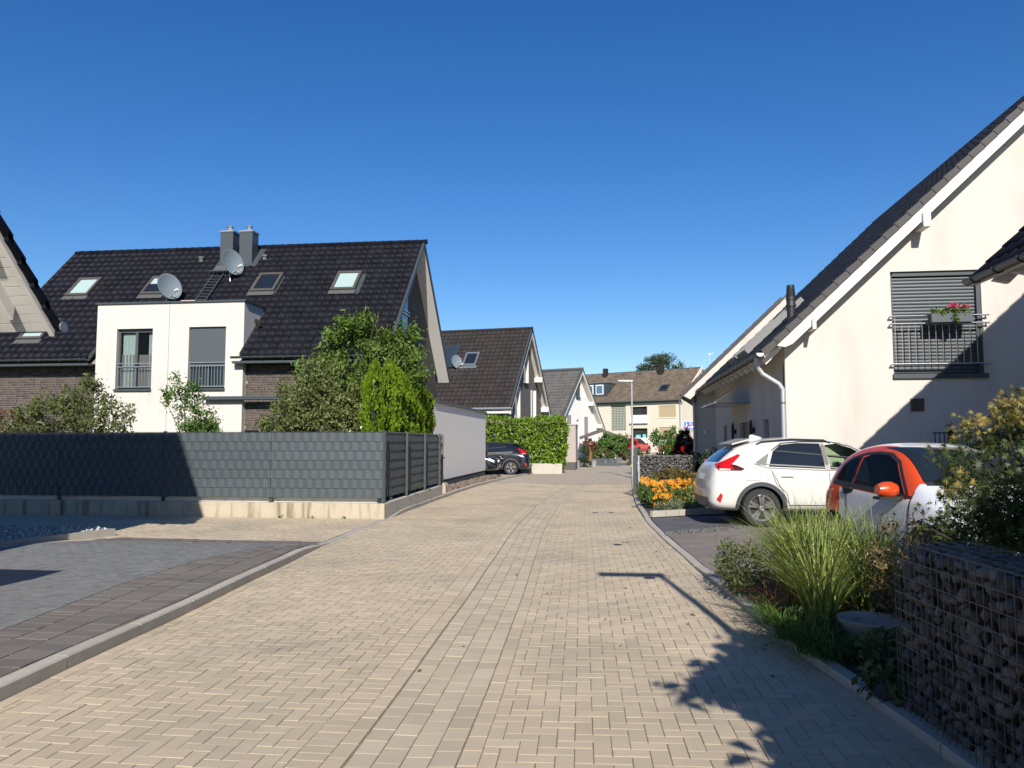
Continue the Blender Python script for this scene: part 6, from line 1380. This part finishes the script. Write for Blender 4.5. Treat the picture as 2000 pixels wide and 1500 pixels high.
obj_from(npmesh('blossoms', [tuple(v - Vector((1.5, 19, 0))) for v in V], F, [M['orange'], M['bloomcentre']], MI), 'blossoms', fbed, frame((1.5, 19, 0)), kind='stuff')

# ---- right foreground planting
rng = np.random.default_rng(130)
zg = thing('zebra_grass', 'tall yellow-striped ornamental grass clump beside the parking bay', 'grass', frame((1.85, 7.4, 0)))
cl = [(1.72, 6.75, .03), (1.78, 7.35, .03), (2.05, 7.45, .03), (2.2, 7.0, .03), (1.9, 8.1, .03), (2.4, 7.5, .03), (2.15, 8.0, .03), (1.78, 7.8, .03)]
blades('blades', zg, cl, 1900, 1.1, .014, LEAF['grass'], rng, .44, .42, 6)
blades('broad_blades', zg, cl, 260, 1.05, .022, LEAF['grass'], rng, .55, .6, 6)
blades('dry_blades', zg, [(1.5, 7.6, .03), (1.55, 7.2, .03), (1.9, 7.3, .03), (2.1, 7.6, .03)], 150, .55, .010, LEAF['dry'], rng, .5, 1.2, 6)
for nm, lb, pts, n, ln, w, m, sp, dr in (('sedge', 'low dark green sedge spilling over the kerb', [(1.42, 6.6, .03), (1.40, 7.1, .03), (1.48, 6.2, .03), (1.58, 6.0, .03), (1.65, 6.3, .03), (1.9, 6.1, .03)], 1100, .34, .008, LEAF['light'], .9, 1.1), ):
    t = thing(nm, lb, 'plant', frame((1.5, 6.5, 0))); blades('blades', t, pts, n, ln, w, m, rng, sp, dr, 5)
shrub('ground_cover', 'low dark perennials between sedge and gabion', [(1.85, 5.6, .16, .24, .35, .16), (1.8, 5.2, .2, .2, .3, .2), (2.45, 6.5, .3, .3, .5, .3), (1.7, 6.6, .12, .25, .5, .12)], 2600, .075, LEAF['low'], 131, clump=.1, r0=.015, cat='plant')
shrub('small_leaved_shrub', 'small light-leaved shrub at the kerb before the parking bay', [(1.42, 8.9, .28, .28, .35, .28), (1.32, 8.3, .2, .2, .3, .2), (1.9, 9.1, .3, .4, .4, .3)], 2400, .05, LEAF['shrub'], 132, clump=.09, r0=.015)
shrub('dry_shrub', 'twiggy brown shrub between tall grass and gabion', [(2.35, 6.5, .62, .33, .4, .38)], 1300, .05, leafmat('dry_shrub_leaf', (.15, .11, .055)), 133, clump=.1, r0=.02)
pot = thing('planter_bowl', 'pale grey planter bowl half hidden beside the gabion', 'planter', frame((1.98, 6.3, 0)))
MB().lathe((1.98, 6.3, .0), [(.001, .02), (.14, .02), (.22, .22), (.245, .25), (.25, .28), (.225, .28), (.21, .25), (.13, .08), (.001, .08)], 28).build('bowl', M['soilpot'], pot, smooth=True)
MB().lathe((1.98, 6.3, .19), [(.001, .02), (.19, .0)], 20).build('soil', M['soil'], pot)
st_ = MB(); V, F = stone_arrays(rng, (.07, .06, .10)); st_.add([Vector(v) + Vector((1.66, 5.10, .07)) for v in V], [tuple(f) for f in F]); st_.build('boulder', M['stone'], None, label='grey boulder at the foot of the gabion corner', cat='stone')
# Japanese maple
mp = thing('japanese_maple', 'japanese maple with orange-tipped leaves overhanging the gabion', 'tree', frame((3.3, 6.3, 0)))
def maple_leaves(name, blobs, n, size, m, seed, clump):
    rng = np.random.default_rng(seed); C, O = crown_points(blobs, n, clump, rng, .35); k = len(C)
    A = rng.normal(size=(k, 3)) * .5 + O * .5 + np.array([0, 0, -.55]); A /= np.linalg.norm(A, axis=1, keepdims=True)
    Q = rng.normal(size=(k, 3)) * .5 + np.array([0, -.4, .9]); S = np.cross(A, Q); S /= np.linalg.norm(S, axis=1, keepdims=True); Nn = np.cross(S, A); L = size * rng.uniform(.6, 1.25, k)[:, None]
    ang = [-2.3, -1.9, -1.45, -1.05, -.72, -.36, 0, .36, .72, 1.05, 1.45, 1.9, 2.3]; rad = [.38, .16, .62, .2, .85, .24, 1.0, .24, .85, .2, .62, .16, .38]
    V = [C - A * 0] + [C + (A * math.cos(a) + S * math.sin(a)) * L * r - Nn * L * (.18 * r * r) for a, r in zip(ang, rad)]
    V = np.stack(V, 1).reshape(-1, 3); i = np.arange(k) * 14; F = np.concatenate([np.stack([i, i + j, i + j + 1], 1) for j in range(1, 13)])
    inv = np.array(world_of(mp).inverted()); V = V @ inv[:3, :3].T + inv[:3, 3]; obj_from(npmesh(name, V, F, [m]), name, mp, world_of(mp))
MPB = [(3.25, 6.3, 1.35, .75, .6, .45), (3.1, 6.5, .8, .55, .4, .3), (2.75, 6.3, .8, .35, .4, .22), (2.75, 6.1, 1.25, .40, .4, .38), (3.05, 6.2, 1.7, .42, .4, .25), (3.6, 6.4, 1.6, .6, .6, .4), (2.6, 6.0, .95, .28, .4, .25), (3.0, 6.1, .95, .5, .5, .3), (3.4, 6.0, 1.0, .6, .5, .4)]
maple_leaves('crown', MPB, 9500, .058, LEAF['maple'], 141, .15)
maple_leaves('tip_leaves', [(2.95, 6.2, 1.88, .22, .2, .11), (2.72, 6.15, 1.78, .12, .15, .08), (3.2, 6.3, 1.85, .3, .25, .12), (2.5, 6.0, 1.32, .10, .15, .08), (3.5, 6.3, 1.95, .3, .3, .15)], 750, .055, LEAF['mapletip'], 142, .09)
limbs(mp, (3.3, 6.3, 0), [(b[0], b[1], b[2] + .2) for b in MPB] + [(2.3, 5.95, 1.0), (2.9, 6.2, 1.9)], .05, seed=6)
# tree behind the camera on the right, its shade falls across the near paving
nt_ = thing('verge_tree', 'leafy tree on the near right verge, seen by its shade on the paving', 'tree', frame((2.75, .5, 0)))
foliage('crown', nt_, [(2.75, .5, 2.9, 1.35, 1.4, 1.25), (2.1, .6, 2.2, .7, .8, .7), (3.2, .6, 2.0, 1.0, 1.0, 1.0), (2.4, .3, 3.6, .7, .7, .6), (1.95, 1.4, 2.9, .6, .6, .7), (1.8, .6, 2.6, .6, .8, .8), (4.1, .5, 4.1, 1.0, 1.2, .8), (3.6, .4, 3.3, 1.2, 1.2, 1.0), (2.2, .2, 1.3, .7, .8, .8)], 26000, .16, LEAF['cherry'], .6, .24, .0, seed=151)
limbs(nt_, (2.75, .5, 0), [(2.75, .5, 3.6), (2.1, .6, 2.6), (3.2, .9, 2.5), (2.4, .3, 3.8)], .1)
# slender weeds along the concrete wall
for i, (x, y, z) in enumerate(((-6.3, 15.85, .0), (-5.6, 15.85, 0), (-7.0, 15.85, 0), (-4.75, 18.6, .33), (-4.80, 20.3, .34))):
    t = thing('weed', 'tuft of weeds %s' % ('at the wall foot, middle of three', 'at the wall foot nearest the corner', 'at the wall foot farthest from the corner', 'on the side wall near the corner', 'on the side wall near the gate')[i], 'weed', frame((x, y, z)))
    foliage('leaves', t, [(x, y, z + .02, .06, .03, .03)], 34, .04, LEAF['light'], .4, .03, .2, (0, 0, .8), seed=160 + i)

# small iron railing before the shaded gable foot, and fallen leaves on the paving
ir = thing('iron_railing', 'short black iron railing at the foot of the shaded gable', 'railing', frame((7.4, 17.3, 0)))
for i in range(17): MB().bar((6.85 + i * .09, 17.3, .9), (6.85 + i * .09, 17.3, 1.84), .016).build('bar', M['plastic'], ir)
for z in (.95, 1.82): MB().bar((6.8, 17.3, z), (8.35, 17.3, z), .025).build('rail', M['plastic'], ir)
for x in (7.12, 7.72): MB().box(x, x + .12, 17.27, 17.37, .0, 1.88).build('post', M['plastic'], ir)
rng = np.random.default_rng(170); P = []
for i in range(60):
    y = rng.uniform(4.2, 17) if i < 45 else rng.uniform(5, 14); x = Rk(y) - abs(rng.normal(0, .35)) - .05 if i < 45 else rng.uniform(-3.5, 1.0); P.append((x, y, zr(x, y) + .008))
V, F = leaf_arrays(np.array(P), np.c_[rng.normal(size=(60, 2)), rng.normal(0, .15, 60)], .04, .5, rng, .3, nrm=np.tile([0, 0, 2.5], (60, 1)))
obj_from(npmesh('leaf_litter', V, F, [leafmat('fallen_leaf', (.13, .085, .03))]), 'leaf_litter', road, Matrix.Identity(4), kind='stuff')
